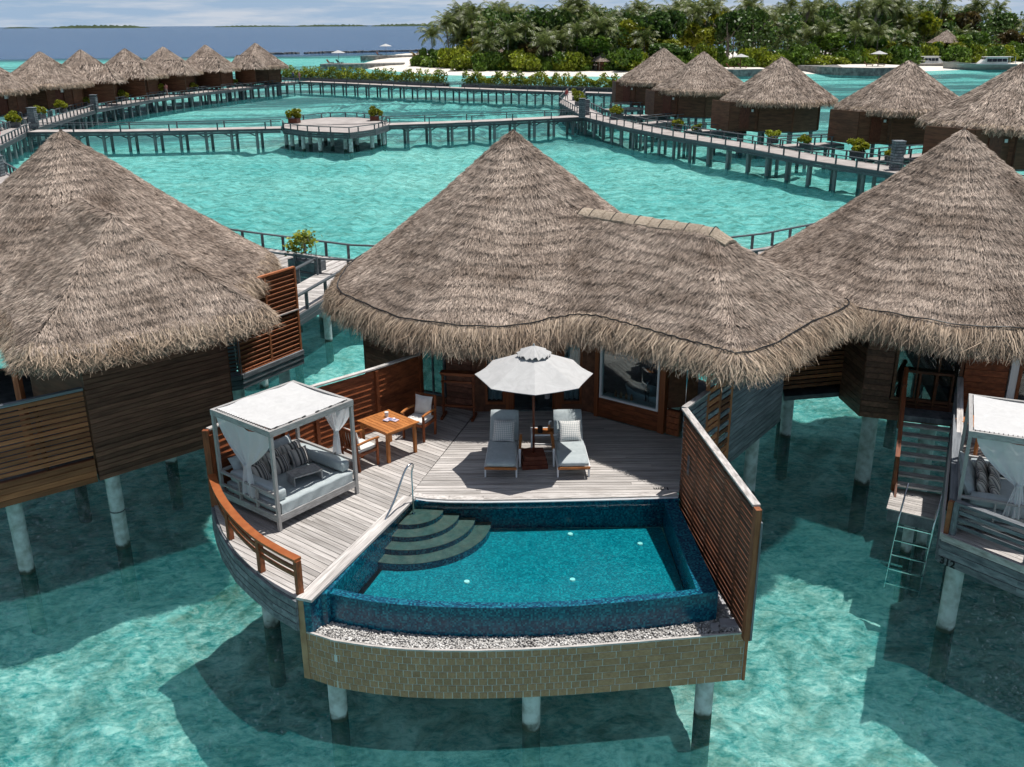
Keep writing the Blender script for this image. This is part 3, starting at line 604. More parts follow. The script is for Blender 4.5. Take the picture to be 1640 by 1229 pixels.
def villa_roof(parent, seed, n=290000, fold=True, wl=0.0, drop=(.40, .45), out=.20):
    rng = np.random.default_rng(seed); F3 = villa_fold(wl); m = len(F3); RSs, REs = _RS[:2], _RE[:2] - _u2d * wl
    tgt = np.where(F3[:, 2:3] <= .25, RSs * F3[:, 2:3] / .25, RSs + (REs - RSs) * np.clip((F3[:, 2:3] - .25) / .75, 0, 1)); K = 22
    G = np.stack([tgt + (F3[:, :2] - tgt) * (j / K) for j in range(K + 1)], 0); Z = roof_h(G[..., 0], G[..., 1], wl)
    # the eave droops a little towards its edge; straws lie unevenly, so the surface undulates
    Z = Z + .035 * np.sin(G[..., 0] * 2.3 + 1.7 * np.sin(G[..., 1] * 1.9)) * np.sin(G[..., 1] * 2.1 + seed)
    P3 = np.concatenate([G, Z[..., None]], -1); T = []
    for j in range(K):
        a, b_, c, d = P3[j], P3[j + 1], np.roll(P3[j + 1], -1, 0), np.roll(P3[j], -1, 0); T += [np.stack([a, b_, c], 1), np.stack([a, c, d], 1)]
    T = np.concatenate(T); ar = np.linalg.norm(np.cross(T[:, 1] - T[:, 0], T[:, 2] - T[:, 0]), axis=1); T = T[ar > 1e-5]
    edge = P3[K]; tail = np.where(F3[:, 2] > .3, .72, 1.0)
    if wl not in _roofs: _roofs[wl] = roof_straw(T, n, rng, edge, tail, drop, out)
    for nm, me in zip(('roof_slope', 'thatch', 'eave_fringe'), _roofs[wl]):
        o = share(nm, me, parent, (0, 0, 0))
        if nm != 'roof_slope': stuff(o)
    if fold:
        q = P3[K] * .93 + P3[K - 2] * .07; q = [(p[0], p[1], p[2] + .10 + .012 * math.sin(i * 1.7)) for i, p in enumerate(q)]
        MB().tube(q + q[:1], .016, 5).obj('eave_rope', 'black', parent)
        # bound reed capping over the wing ridge, in overlapping half-round lengths
        a, b = np.array([_RS[0], _RS[1], 0]), np.array([REs[0], REs[1], 0]); nn = 11
        for s in range(nn + 1):
            p, q = a + (b - a) * (s / nn), a + (b - a) * min(1.06, (s + 1.1) / nn); nd = np.array([_n2d[0], _n2d[1], 0]); vs = []
            if s == nn: q = p + np.array([_u2d[0], _u2d[1], 0]) * .42
            for e, pt in enumerate((p, q)):
                for k in range(9):
                    v = (k - 4) / 4 * .25; c = pt + nd * v * (1 + rng.uniform(-.05, .05)); h = float(roof_h(np.array([c[0]]), np.array([c[1]]), wl)[0]); vs.append((c[0], c[1], h + .035 + .055 * math.cos(v * 4.0) + .012 * (s % 2) + .008 * e))
            vs += [(x, y, z - .05) for x, y, z in vs]; f = [(k, k + 1, 10 + k, 9 + k) for k in range(8)] + [(18 + k, 27 + k, 28 + k, 19 + k) for k in range(8)] + [(0, 9, 27, 18), (8, 26, 35, 17)] + [(k, 18 + k, 19 + k, k + 1) for k in range(8)] + [(9 + k, 10 + k, 28 + k, 27 + k) for k in range(8)]
            MB().add(vs, f).obj('ridge_cap', 'cap', parent, smooth=False); MB().tube([(x, y, z + .008) for x, y, z in vs[:9]], .011, 4).obj('cap_tie', 'black', parent)
    MB().cyl((0, 0, ZA - .25), (0, 0, ZA + .03), .16, .03, 10).obj('roof_tip', 'thatch_base', parent, smooth=True)

def wall(name, m, parent, p, q, z0, z1, t=.10):
    p, q = Vector((p[0], p[1], (z0 + z1) / 2)), Vector((q[0], q[1], (z0 + z1) / 2)); return board(name, m, parent, p, q, t, z1 - z0)
def clad(name, m, parent, p, q, z0, z1, h=.14, gap=.012, t=.05, back=None, start=0):
    """horizontal boards one above the other, proud of a backing wall"""
    p, q = Vector((p[0], p[1], 0)), Vector((q[0], q[1], 0)); nn = Vector(((q - p).y, -(q - p).x, 0)).normalized()
    if back: wall('wall_backing', back, parent, p - nn * .06, q - nn * .06, z0, z1, .06)
    z = z0
    while z + h * .5 < z1:
        hh = min(h, z1 - z); e = rnd.uniform(-.004, .004)
        board(name, m, parent, p + nn * e + Vector((0, 0, z + hh / 2)), q + nn * e + Vector((0, 0, z + hh / 2)), t, hh - gap); z += h

# ------------------------------------------------------------------ the middle villa
def villa_walls(t, pts, z0, z1, m='brown', h=.16, mats=None):
    for p, q in zip(pts, pts[1:]): clad('wall_board', 'board_unit', t, p, q, z0, z1, h, .012, .05, 'brown')
VX, VY = 0.07, 26.0
v0 = thing('thatched_villa', 'large thatched water villa with glass doors behind the pool terrace', 'villa', (VX, VY, 0))
villa_roof(v0, 11)
def L2(x, y): return (x - VX, y - VY)
MB().prism([L2(-.9, 22.2), L2(1.98, 22.2), L2(3.7, 20.7), L2(6.6, 22.3), L2(4.6, 25), L2(4.2, 28), L2(2, 30), L2(-2, 30), L2(-4, 28), L2(-3.9, 24.5), L2(-2.3, 22.85)], -.34, -.02).obj('floor_slab', 'slate', v0)
# side and back walls
villa_walls(v0, [L2(-2.25, 22.75), L2(-3.9, 24.4)][::-1], -.3, 2.75)
for p, q in [((-3.9, 24.4), (-4.15, 26.6)), ((-4.15, 26.6), (-2.9, 29.4)), ((-2.9, 29.4), (0, 30.3)), ((0, 30.3), (2.9, 29.4)), ((2.9, 29.4), (4.2, 26.6))]:
    wall('wall_panel', 'brown', v0, L2(*p), L2(*q), -.3, 2.75, .12)
# front: door wall
fz = 2.6
wall('wall_panel', 'brown', v0, L2(-.98, 22.16), L2(-.66, 22.16), 0, fz, .12)
def window(parent, p, q, z0, z1, fm='red', fw=.07, bars=0, curtain=False, sill=True):
    p3, q3 = Vector((p[0], p[1], 0)), Vector((q[0], q[1], 0)); zz = Vector((0, 0, 1)); d = (q3 - p3).normalized(); nn = Vector((d.y, -d.x, 0))
    w = MB().beam(p3 + zz * z0, q3 + zz * z0, .11, fw).beam(p3 + zz * z1, q3 + zz * z1, .11, fw)
    w.beam(p3 + zz * (z0 - fw / 2), p3 + zz * (z1 + fw / 2), .112, fw, d).beam(q3 + zz * (z0 - fw / 2), q3 + zz * (z1 + fw / 2), .112, fw, d)
    for b in range(bars): c = p3 + (q3 - p3) * ((b + 1) / (bars + 1)); w.beam(c + zz * z0, c + zz * z1, .06, .035, d)
    o = w.obj('window', fm, parent)
    pc = MB().beam(p3 + zz * (z0 + z1) / 2, q3 + zz * (z0 + z1) / 2, .012, z1 - z0 - .02); pc.obj('pane', 'glass', o)
    if curtain:
        n_ = (q3 - p3).length
        def cf(u, v): c = p3 + d * (.05 + (n_ - .1) * u) - nn * (.16 + .035 * math.sin(u * n_ * 42)) + zz * (z0 + .02 + (z1 - z0) * v); return tuple(c)
        MB().grid(cf, 60, 1).obj('curtain', 'sheer', o)
    return o
window(v0, L2(-.64, 22.16), L2(-.20, 22.16), .22, fz, curtain=True); wall('wall_panel', 'brown', v0, L2(-.66, 22.16), L2(-.16, 22.16), 0, .18, .13)
wall('door_post', 'red', v0, L2(-.16, 22.15), L2(.02, 22.15), 0, fz, .14)
dr = MB().beam(Vector((*L2(.03, 22.24), 1.2)), Vector((*L2(1.04, 22.24), 1.2)), .01, 2.3).obj('door_glass', 'glass', v0)
for x in (.03, .53, 1.03): board('door_frame', 'red', v0, Vector((*L2(x, 22.24), 0.02)), Vector((*L2(x, 22.24), fz)), .07, .06, (1, 0, 0))
wall('door_post', 'red', v0, L2(1.05, 22.15), L2(1.22, 22.15), 0, fz, .14)
window(v0, L2(1.24, 22.16), L2(1.70, 22.16), .22, fz, curtain=True); wall('wall_panel', 'brown', v0, L2(1.22, 22.16), L2(1.74, 22.16), 0, .18, .13)
wall('wall_panel', 'brown', v0, L2(1.74, 22.16), L2(2.06, 22.0), 0, fz, .12)
# left of the doors: clad panel and sliding windows
clad('wall_board', 'board_unit', v0, L2(-1.62, 22.42), L2(-.98, 22.16), 0, fz, .15, .012, .06, 'brown')
window(v0, L2(-2.28, 22.76), L2(-1.66, 22.44), .30, fz, 'slate', .05, 1); wall('wall_panel', 'brown', v0, L2(-2.3, 22.77), L2(-1.62, 22.42), 0, .26, .12)
# bathroom bay with the large picture window
clad('wall_board', 'red_unit', v0, L2(2.06, 21.82), L2(3.46, 20.76), .0, .50, .125, .006, .06, 'brown')
window(v0, L2(2.16, 21.74), L2(3.40, 20.80), .54, 2.6, 'white_frame', .05)
for a, b in (((2.04, 21.84), (2.12, 21.78)), ((3.44, 20.77), (3.56, 20.68))): wall('corner_post', 'red', v0, L2(*a), L2(*b), 0, 2.7, .16)
clad('drawer_front', 'red_unit', v0, L2(3.60, 20.66), L2(3.86, 20.46), 0, .62, .155, .014, .05, 'brown')
wall('wall_panel', 'brown', v0, L2(3.60, 20.75), L2(4.3, 20.9), .62, 2.6, .1)
for p in (L2(3.98, 20.5),): MB().cyl((*p, 0), (*p, 2.5), .014, n=6).obj('shower_pipe', 'steel', v0)
# outdoor shower screen: open slats, then grey boards
S0, S1, S2, S3 = (3.42, 17.70), (4.06, 18.60), (4.78, 19.58), (6.66, 22.15)
def fence(parent, p, q, z0, z1, h, gap, m, t=.03, name='slat'):
    p, q = Vector((p[0], p[1], 0)), Vector((q[0], q[1], 0)); zt = z1
    while zt - h > z0 - .02:
        board(name, m, parent, p + Vector((0, 0, zt - h / 2)), q + Vector((0, 0, zt - h / 2)), t, h); zt -= h + gap
def mixfence(parent, p, q, z0, z1, h, gap, mats, t=.03):
    p, q = Vector((p[0], p[1], 0)), Vector((q[0], q[1], 0)); zt = z1
    while zt - h > z0 - .02:
        board('slat', rnd.choice(mats), parent, p + Vector((0, 0, zt - h / 2)), q + Vector((0, 0, zt - h / 2)), t, h); zt -= h + gap
mixfence(v0, L2(*S1), L2(4.42, 19.09), -.3, 2.3, .10, .045, ['tan_unit', 'tan_unit', 'slate_unit'])
mixfence(v0, L2(4.44, 19.12), L2(*S2), -.3, 2.4, .10, .045, ['tan_unit', 'brown_unit', 'slate_unit'])
for p in (S1, (4.43, 19.105), S2): board('screen_post', 'tan_unit', v0, Vector((*L2(*p), -.3)), Vector((*L2(*p), 2.5)), .07, .07, (1, 0, 0))
clad('wall_board', 'slate_unit', v0, L2(4.81, 19.62), L2(*S3), -.34, 2.6, .115, .01, .04, 'slate')
clad('wall_board', 'slate_unit', v0, L2(*S3), L2(5.6, 24.3), -.34, 2.6, .115, .01, .04, 'slate')
for x, y in [(6.15, 22.5), (-3.4, 24.6), (3.9, 27.5), (-3.2, 28.4), (0, 29.6), (4.4, 20.6), (1.0, 22.8), (-1.0, 23.2)]: pile(v0, *L2(x, y), -.34, .165)
# bathtub seen through the window
def tub():
    t = thing('bathtub', 'white oval freestanding bathtub behind the picture window', 'bathtub', (3.45, 21.75, 0.0), R(-38))
    rings = [(.78, .34, .62), (.80, .36, .60), (.62, .26, .08), (.55, .22, .02)]; inn = [(.74, .30, .61), (.58, .22, .22), (.3, .1, .18)]
    b = MB(); n = 28
    for (a, c, z) in list(reversed(inn)) + rings: b.v += [(a * math.cos(2 * math.pi * k / n), c * math.sin(2 * math.pi * k / n), z + .08 * abs(math.cos(2 * math.pi * k / n)) * (z > .5)) for k in range(n)]
    b.f += [(r_ * n + k, r_ * n + (k + 1) % n, (r_ + 1) * n + (k + 1) % n, (r_ + 1) * n + k) for r_ in range(6) for k in range(n)] + [tuple(range(n))]
    b.obj('basin', 'white_frame', t, smooth=True)
    MB().tube([(0, -.42, 0), (0, -.42, .9), (0, -.36, .98), (0, -.22, .98)], .018, 6).tube([(.08, -.42, .3), (.08, -.42, .86)], .012, 6).obj('tap', 'steel', t)
tub()
for k in range(4):
    a = Vector((2.50, 21.62, .575)).lerp(Vector((2.85, 21.35, .575)), k / 3)
    o = MB().cyl((0, 0, 0), (0, 0, .11), .035, .035, 10).cyl((0, 0, .11), (0, 0, .15), .014, .014, 8).obj('toiletry_bottle', 'teak', None, a)
    tag(o, 'amber toiletry bottle on the bathroom window ledge, %s from the left' % ORD[k], 'bottle', 'toiletries on the bathroom ledge')
board('window_ledge', 'white_frame', v0, Vector((*L2(2.25, 21.82), .545)), Vector((*L2(3.44, 20.92), .545)), .24, .05)

# ------------------------------------------------------------------ terrace deck
def clip(poly, a, b, c):
    """keep the part of poly with a*x + b*y <= c"""
    out = []
    for i in range(len(poly)):
        p, q = poly[i], poly[(i + 1) % len(poly)]; dp, dq = a * p[0] + b * p[1] - c, a * q[0] + b * q[1] - c
        if dp <= 0: out.append(p)
        if dp * dq < 0: s = dp / (dp - dq); out.append((p[0] + (q[0] - p[0]) * s, p[1] + (q[1] - p[1]) * s))
    return out
def planking(parent, region, ang, pitch, gap, z, th=.03, m='deck', breaks=True):
    c, s = math.cos(ang), math.sin(ang)
    loc = [(x * c + y * s, -x * s + y * c) for x, y in region]; y0 = min(p[1] for p in loc); y1 = max(p[1] for p in loc); n = 0
    while y0 < y1:
        pl = clip(clip(loc, 0, -1, -(y0 + gap / 2)), 0, 1, y0 + pitch - gap / 2)
        if len(pl) > 2 and max(p[0] for p in pl) - min(p[0] for p in pl) > .05:
            xs = sorted([min(p[0] for p in pl), max(p[0] for p in pl)]); cuts = [xs[0]]
            if breaks and xs[1] - xs[0] > 2.6: cuts.append(rnd.uniform(xs[0] + .8, xs[1] - .8))
            cuts.append(xs[1])
            for a, b in zip(cuts, cuts[1:]):
                pc = clip(clip(pl, -1, 0, -(a + .002)), 1, 0, b - .002)
                if len(pc) < 3: continue
                cx, cy = sum(p[0] for p in pc) / len(pc), sum(p[1] for p in pc) / len(pc)
                MB().prism([(p[0] - cx, p[1] - cy) for p in pc], -th, rnd.uniform(0, .004)).obj('plank', m, parent, (cx * c - cy * s, cx * s + cy * c, z), ang); n += 1
        y0 += pitch
OUT = [(-6.04, 17.35), (-5.80, 16.75), (-5.52, 16.15), (-5.05, 15.36), (-4.68, 14.90), (-4.10, 14.25), (-3.62, 13.84)]
FEN = [(-5.95, 17.30), (-4.37, 19.75), (-3.18, 20.98), (-2.26, 22.08)]
tb = struct(MB().prism([(p[0] * .995 + .02, p[1] + .02) for p in OUT] + [(-3.5, 13.98), (-2.3, 17.35), (-2.15, 17.66), (3.3, 17.66), (3.3, 20.6), (2, 21.7), (-.9, 22.0), (-2.2, 22.5)] + FEN[::-1][:-1], -.20, -.055).obj('terrace_deck', 'slate'))
leftdeck = OUT + [(-3.62, 13.98), (-2.30, 17.42), (-2.10, 17.60), (-.90, 22.10), (-2.2, 22.66)] + FEN[::-1]
planking(tb, leftdeck, R(-38.5), .128, .012, 0)
Nn = [(-2.06, 17.72), (-1.75, 17.62), (-1.3, 17.56), (-.6, 17.54), (.5, 17.56), (2.0, 17.62), (3.36, 17.68)]
centre = Nn + [(3.45, 17.68), (4.02, 18.5), (4.3, 19.6), (3.9, 20.4), (3.4, 20.7), (2.04, 21.74), (1.9, 22.1), (-.86, 22.1)]
planking(tb, centre, 0, .120, .012, 0)
for a, b in zip(Nn, Nn[1:]): board('edge_board', 'deck_unit', tb, Vector((a[0], a[1] - .09, -.013)), Vector((b[0] + .01, b[1] - .09, -.013)), .17, .035)
MB().tube([(x, y - .185, -.045) for x, y in Nn] , .022, 6).obj('pool_trim', 'white_frame', tb)
# pale coping along the left side of the pool
cp0, cp1 = Vector((-3.56, 13.80, .0)), Vector((-2.16, 17.50, .0)); dn = (cp1 - cp0).normalized(); cn = Vector((dn.y, -dn.x, 0))
for k, (o_, w_, z_) in enumerate([(0, .15, .03), (.145, .13, .034)]): board('coping_board', 'deck_unit', tb, cp0 + cn * o_ + Vector((0, 0, z_ - .02)), cp1 + cn * o_ + Vector((0, 0, z_ - .02)), w_, .05)
# curved weathered fascia below the deck edge
for i in range(len(OUT) - 1):
    p, q = Vector((*OUT[i], 0)), Vector((*OUT[i + 1], 0)); nn = Vector(((q - p).y, -(q - p).x, 0)).normalized(); e = (q - p).normalized() * .012
    for k in range(4): board('fascia_board', 'slate_unit', tb, p - e + nn * (.03 + .006 * k) + Vector((0, 0, -.10 - .145 * k)), q + e + nn * (.03 + .006 * k) + Vector((0, 0, -.10 - .145 * k)), .05, .135)
for x, y in [(-4.95, 16.75), (-3.9, 18.9), (-1.6, 20.2), (1.4, 19.6)]: pile(tb, x, y, -.2, .165)
# depth mark by the pool, read from the pool side
tx = bpy.data.curves.new('depth_mark', 'FONT'); tx.body = '1.3m'; tx.size = .17; tx.extrude = .001; tx.offset = .004
to = bpy.data.objects.new('depth_mark', tx); COL.objects.link(to); to.parent = tb; tx.materials.append(M['paint']); to.location = (3.24, 17.86, .007); to.rotation_euler = (0, 0, R(180))

# left slatted fence
lf = thing('slatted_fence', 'red-brown horizontal slat fence along the left of the terrace', 'fence')
for i in range(3):
    p, q = FEN[i], FEN[i + 1]; zt = (1.62, 1.58, 1.55, 1.52)
    P_, Q_ = Vector((*p, 0)), Vector((*q, 0))
    for k in range(11):
        f = k / 11; board('slat', 'red_unit', lf, P_ + Vector((0, 0, .04 + (zt[i] - .1) * f + .05)), Q_ + Vector((0, 0, .04 + (zt[i + 1] - .1) * f + .05)), .022, .148, Vector((Q_.y - P_.y, P_.x - Q_.x, 0)).normalized() * -.35 + Vector((0, 0, 1)))
    board('top_cap', 'deck_unit', lf, P_ + Vector((0, 0, zt[i])), Q_ + Vector((0, 0, zt[i + 1])), .11, .035)
    d = (Q_ - P_); nn = Vector((d.y, -d.x, 0)).normalized(); m_ = max(1, round(d.length / 1.15))
    for s in range(m_ + (i == 2)):
        c = P_ + d * (s / m_) + nn * .045; board('post', 'red_unit', lf, c + Vector((0, 0, .012)), c + Vector((0, 0, 1.5)), .07, .09, d)
board('end_post', 'red_unit', lf, (-5.98, 17.25, -.5), (-5.98, 17.25, 1.62), .10, .12, (1, 0, 0))
# curved low railing round the daybed
lr = thing('curved_railing', 'curved orange-brown timber railing at the front left of the deck', 'railing')
rp_ = [(-5.92, 17.1, .72), (-5.62, 16.45, .70), (-5.28, 15.85, .69), (-4.86, 15.24, .68), (-4.42, 14.70, .68), (-3.98, 14.28, .68), (-3.58, 13.95, .68)]
def ribbon(pts, w, h):
    b = MB(); P = [Vector(p) for p in pts]; vs = []
    for i, p in enumerate(P):
        d = (P[min(i + 1, len(P) - 1)] - P[max(i - 1, 0)]); s = Vector((-d.y, d.x, 0)).normalized() * w / 2; u = Vector((0, 0, h / 2)); vs += [p - s - u, p + s - u, p + s + u, p - s + u]
    fs = [(i * 4 + k, i * 4 + (k + 1) % 4, i * 4 + 4 + (k + 1) % 4, i * 4 + 4 + k) for i in range(len(P) - 1) for k in range(4)] + [(3, 2, 1, 0), tuple(len(P) * 4 - 4 + k for k in range(4))]
    return b.add(vs, fs)
def smoothp(pts, n=5):
    out = []
    for i in range(len(pts) - 1):
        p0, p1, p2, p3 = [Vector(pts[max(0, min(len(pts) - 1, i + k))]) for k in (-1, 0, 1, 2)]
        for s in range(n):
            t = s / n; out.append(.5 * ((2 * p1) + (p2 - p0) * t + (2 * p0 - 5 * p1 + 4 * p2 - p3) * t * t + (3 * p1 - p0 - 3 * p2 + p3) * t ** 3))
    return out + [Vector(pts[-1])]
M['rail_top'] = pmat('orange_rail', (0.28, 0.080, 0.025), (0.38, 0.122, 0.040), (5, 5, 5), .4, 0, 0)
ribbon(smoothp(rp_), .15, .05).obj('top_rail', 'rail_top', lr)
for dz in (-.20, -.33): ribbon([p + Vector((0, 0, dz)) for p in smoothp(rp_)], .035, .07).obj('mid_rail', 'red', lr)
for p in ((-5.28, 15.85), (-4.42, 14.70), (-3.60, 13.97)): board('post', 'red_unit', lr, (p[0], p[1], .01), (p[0], p[1], .655), .10, .10, (1, 1, 0))

# ------------------------------------------------------------------ pool
WL = -.10
RIM = [(-3.20, 14.16), (-2.75, 13.99), (-2.34, 13.87), (-1.8, 13.77), (-1.28, 13.71), (-.6, 13.67), (.08, 13.66), (1.0, 13.71), (1.87, 13.82), (2.7, 13.95), (3.50, 14.12)]
sp = thing('swimming_pool', 'blue mosaic infinity pool at the front of the terrace', 'pool')
inner = [(-2.93, 14.30)] + [(x, y + .16) for x, y in RIM[1:-1]] + [(3.14, 14.22), (3.04, 17.42), (-2.02, 17.42)]
PB = -.68
MB().prism([(x, y) for x, y in inner], PB - .1, PB).obj('pool_floor', 'mosaic_floor', sp)
def curtainwall(name, pts, z0, z1, th, m, parent, closed=False):
    b = MB(); P = [Vector((p[0], p[1], 0)) for p in pts]; O = offset(pts, th); n = len(P)
    vs = [(p.x, p.y, z0) for p in P] + [(p.x, p.y, z1) for p in P] + [(p.x, p.y, z0) for p in O] + [(p.x, p.y, z1) for p in O]; fs = []
    for i in range(n - 1): fs += [(i, i + 1, n + i + 1, n + i), (2 * n + i + 1, 2 * n + i, 3 * n + i, 3 * n + i + 1), (n + i, n + i + 1, 3 * n + i + 1, 3 * n + i), (i + 1, i, 2 * n + i, 2 * n + i + 1)]
    fs += [(0, n, 3 * n, 2 * n), (n - 1, 3 * n - 1, 4 * n - 1, 2 * n - 1)]
    return b.add(vs, fs).obj(name, m, parent)
curtainwall('front_wall', RIM, -.66, WL + .006, .17, 'mosaic', sp)
MB().prism([(3.14, 14.10), (3.50, 14.122), (3.33, 17.44), (3.06, 17.44)], -.66, WL + .008).obj('right_wall', 'mosaic', sp)
MB().prism([(-3.40, 14.02), (-3.17, 14.02), (-2.05, 17.44), (-2.2, 17.44)], PB, -.035).obj('left_wall', 'mosaic', sp)
MB().prism([(-2.2, 17.42), (3.38, 17.44), (3.38, 17.62), (-2.1, 17.62)], PB, -.04).obj('back_wall', 'mosaic', sp)
MB().add([(x, y, WL) for x, y in inner], [tuple(range(len(inner)))]).obj('pool_water', 'pool_water', sp)
for k, (rr, zt) in enumerate([(.66, -.22), (.98, -.32), (1.30, -.42), (1.62, -.53)]):
    c = (-2.06, 17.42); pl = [c] + [(c[0] + rr * math.cos(a), c[1] + rr * math.sin(a)) for a in [R(-108) + R(108) * i / 16 for i in range(17)]]
    st = MB().prism(pl, PB, zt - .012).obj('step', 'mosaic', sp); MB().prism([(x, y) for x, y in pl], zt - .010, zt).obj('tread', 'step', st)
for x, y in [(-.86, 15.40), (1.10, 15.45), (2.52, 16.75), (1.16, 17.15)]:
    l = MB().cyl((x, y, PB), (x, y, PB + .02), .055, .05, 14).obj('pool_light', 'lens', sp)
# catch gutter, tiled outer wall
LIP = [(-3.60, 13.86), (-3.0, 13.56), (-2.36, 13.40), (-1.8, 13.31), (-1.27, 13.27), (-.6, 13.26), (.08, 13.28), (1.0, 13.35), (1.87, 13.45), (2.9, 13.58), (3.92, 13.72)]
LZ, TZ = -.64, -1.60
tw = thing('tiled_retaining_wall', 'curved olive stone tiled wall hanging below the infinity pool', 'wall')
curtainwall('grout_bed', LIP, TZ, LZ - .004, .05, 'grout', tw)
MB().prism([(x, y + .1) for x, y in LIP] + [(3.86, 17.4), (-2.3, 17.5), (-3.50, 14.0)], TZ + .02, PB - .32).obj('base_slab', 'slab', tw)
MB().prism([(x, y + .05) for x, y in LIP] + [(3.86, 17.3), (3.45, 17.3), (3.46, 14.3)] + [(x, y + .08) for x, y in RIM[::-1]], PB - .30, LZ - .06).obj('gutter_bed', 'slab', tw)
curtainwall('lip', [(x, y - .014) for x, y in LIP], LZ - .02, LZ + .012, .045, 'deck', tw)
# tiles, one by one, in seven courses
arc = resample(LIP, .02); seglen = .02 * (len(arc) - 1)
def arcp(s):
    i = min(int(s / .02), len(arc) - 2); t = s / .02 - i; d = (arc[i + 1] - arc[i]); return arc[i] + d * t, d.normalized()
nt = 0; rest = MB()
for row in range(7):
    z1 = LZ - .022 - row * .135; z0 = max(TZ + .004, z1 - .123)
    s = .006 + (.09 if row % 2 else 0.0)
    if row % 2: s = .006
    first = True
    while s < seglen - .03:
        w = .148 if s < seglen * .62 else rnd.choice([.148, .30, .30])
        if first and row % 2: w = .075
        first = False; e = min(s + w, seglen - .004)
        a, da = arcp(s + .007); b_, db = arcp(max(s + .02, e - .007)); nn = Vector((da.y, -da.x, 0)); o_ = nn * rnd.uniform(-.006, -.002)
        if nt < 300: board('tile', 'stone', tw, a + o_ + Vector((0, 0, (z0 + z1) / 2)), b_ + o_ + Vector((0, 0, (z0 + z1) / 2)), .02, z1 - z0); nt += 1
        else: rest.beam(a + o_ + Vector((0, 0, (z0 + z1) / 2)), b_ + o_ + Vector((0, 0, (z0 + z1) / 2)), .02, z1 - z0)
        s = e
stuff(rest.obj('lower_tiles', 'stone', tw))
# left return of the tiled wall: blue mosaic inside, stone outside
MB().prism([(-3.63, 13.84), (-3.52, 13.80), (-3.36, 14.06), (-3.46, 14.14)], TZ, -.03).obj('end_pier', 'stone', tw)
MB().prism([(-3.515, 13.80), (-3.40, 13.79), (-3.18, 14.14), (-3.35, 14.06)], LZ, -.032).obj('end_pier_lining', 'mosaic', tw)
for x, y in [(-3.10, 13.92), (.30, 13.64), (3.35, 13.94), (-2.6, 16.4), (.4, 16.6), (3.3, 17)]: pile(tw, x, y, TZ + .01, .16)
# white pebbles in the gutter
rng = np.random.default_rng(5); n = 7000
ang_ = rng.uniform(0, 1, n); li = np.array(LIP); ri = np.array(RIM); tt = np.linspace(0, 1, len(LIP))
lo_ = np.stack([np.interp(ang_, tt, li[:, 0]), np.interp(ang_, tt, li[:, 1])], 1); hi_ = np.stack([np.interp(ang_, tt, ri[:, 0]), np.interp(ang_, tt, ri[:, 1])], 1)
k_ = rng.uniform(.12, 1, n)[:, None]; c_ = np.concatenate([lo_ + (hi_ - lo_) * k_, (LZ - .055 + rng.uniform(0, .05, n))[:, None]], 1)
m2 = 600; extra = np.stack([rng.uniform(3.50, 3.86, m2), rng.uniform(13.75, 17.3, m2), LZ - .055 + rng.uniform(0, .05, m2)], 1); c_ = np.concatenate([c_, extra]); n = len(c_)
oc = np.array([(1, 0, 0), (-1, 0, 0), (0, 1, 0), (0, -1, 0), (0, 0, .7), (0, 0, -.7)]); fo = np.array([(0, 2, 4), (2, 1, 4), (1, 3, 4), (3, 0, 4), (2, 0, 5), (1, 2, 5), (3, 1, 5), (0, 3, 5)])
sz = rng.uniform(.014, .030, (n, 1, 1)) * rng.uniform(.7, 1.3, (n, 1, 3)); an = rng.uniform(0, 6.3, n); Rm = np.zeros((n, 3, 3)); Rm[:, 0, 0] = np.cos(an); Rm[:, 0, 1] = -np.sin(an); Rm[:, 1, 0] = np.sin(an); Rm[:, 1, 1] = np.cos(an); Rm[:, 2, 2] = 1
Vp = np.einsum('nij,nkj->nki', Rm, oc[None] * sz) + c_[:, None, :]
pb_ = share('pebbles', np_mesh('pebbles', Vp.reshape(-1, 3), (fo[None] + (np.arange(n) * 6)[:, None, None]).reshape(-1, 3), 'pebble'), None, (0, 0, 0)); stuff(pb_); tag(pb_, 'loose white pebbles filling the gutter in front of the pool', 'pebbles')
for (x, y, w, d, lab) in [(3.70, 13.98, .34, .22, 'larger grey stone slab in the gutter beside the right fence'), (3.42, 13.86, .13, .20, 'narrow grey stone slab in the gutter corner'), (3.66, 14.5, .28, .05, 'thin grey stone strip in the dark gutter by the fence')]:
    tag(MB().box((0, 0, 0), (w, d, .04), R(-4)).obj('stone_slab', 'slab', None, (x, y, LZ + .01)), lab, 'slab')
# steel handrail at the pool steps
hr = thing('pool_handrail', 'polished steel handrail hooped over the pool steps', 'handrail')
MB().tube(smoothp([(-2.0, 17.22, -.24), (-2.0, 17.22, .2), (-2.0, 17.22, .68), (-1.96, 17.20, .86), (-2.02, 17.10, .92), (-2.12, 16.98, .80), (-2.32, 16.72, .3), (-2.52, 16.44, -.1), (-2.58, 16.36, -.6)], 5), .021, 8).obj('hoop', 'steel', hr, smooth=True)
for p in ((-2.0, 17.22, -.24), (-2.58, 16.36, -.62)): MB().cyl((p[0], p[1], p[2]), (p[0], p[1], p[2] + .03), .05, .04, 12).obj('foot_flange', 'steel', hr)
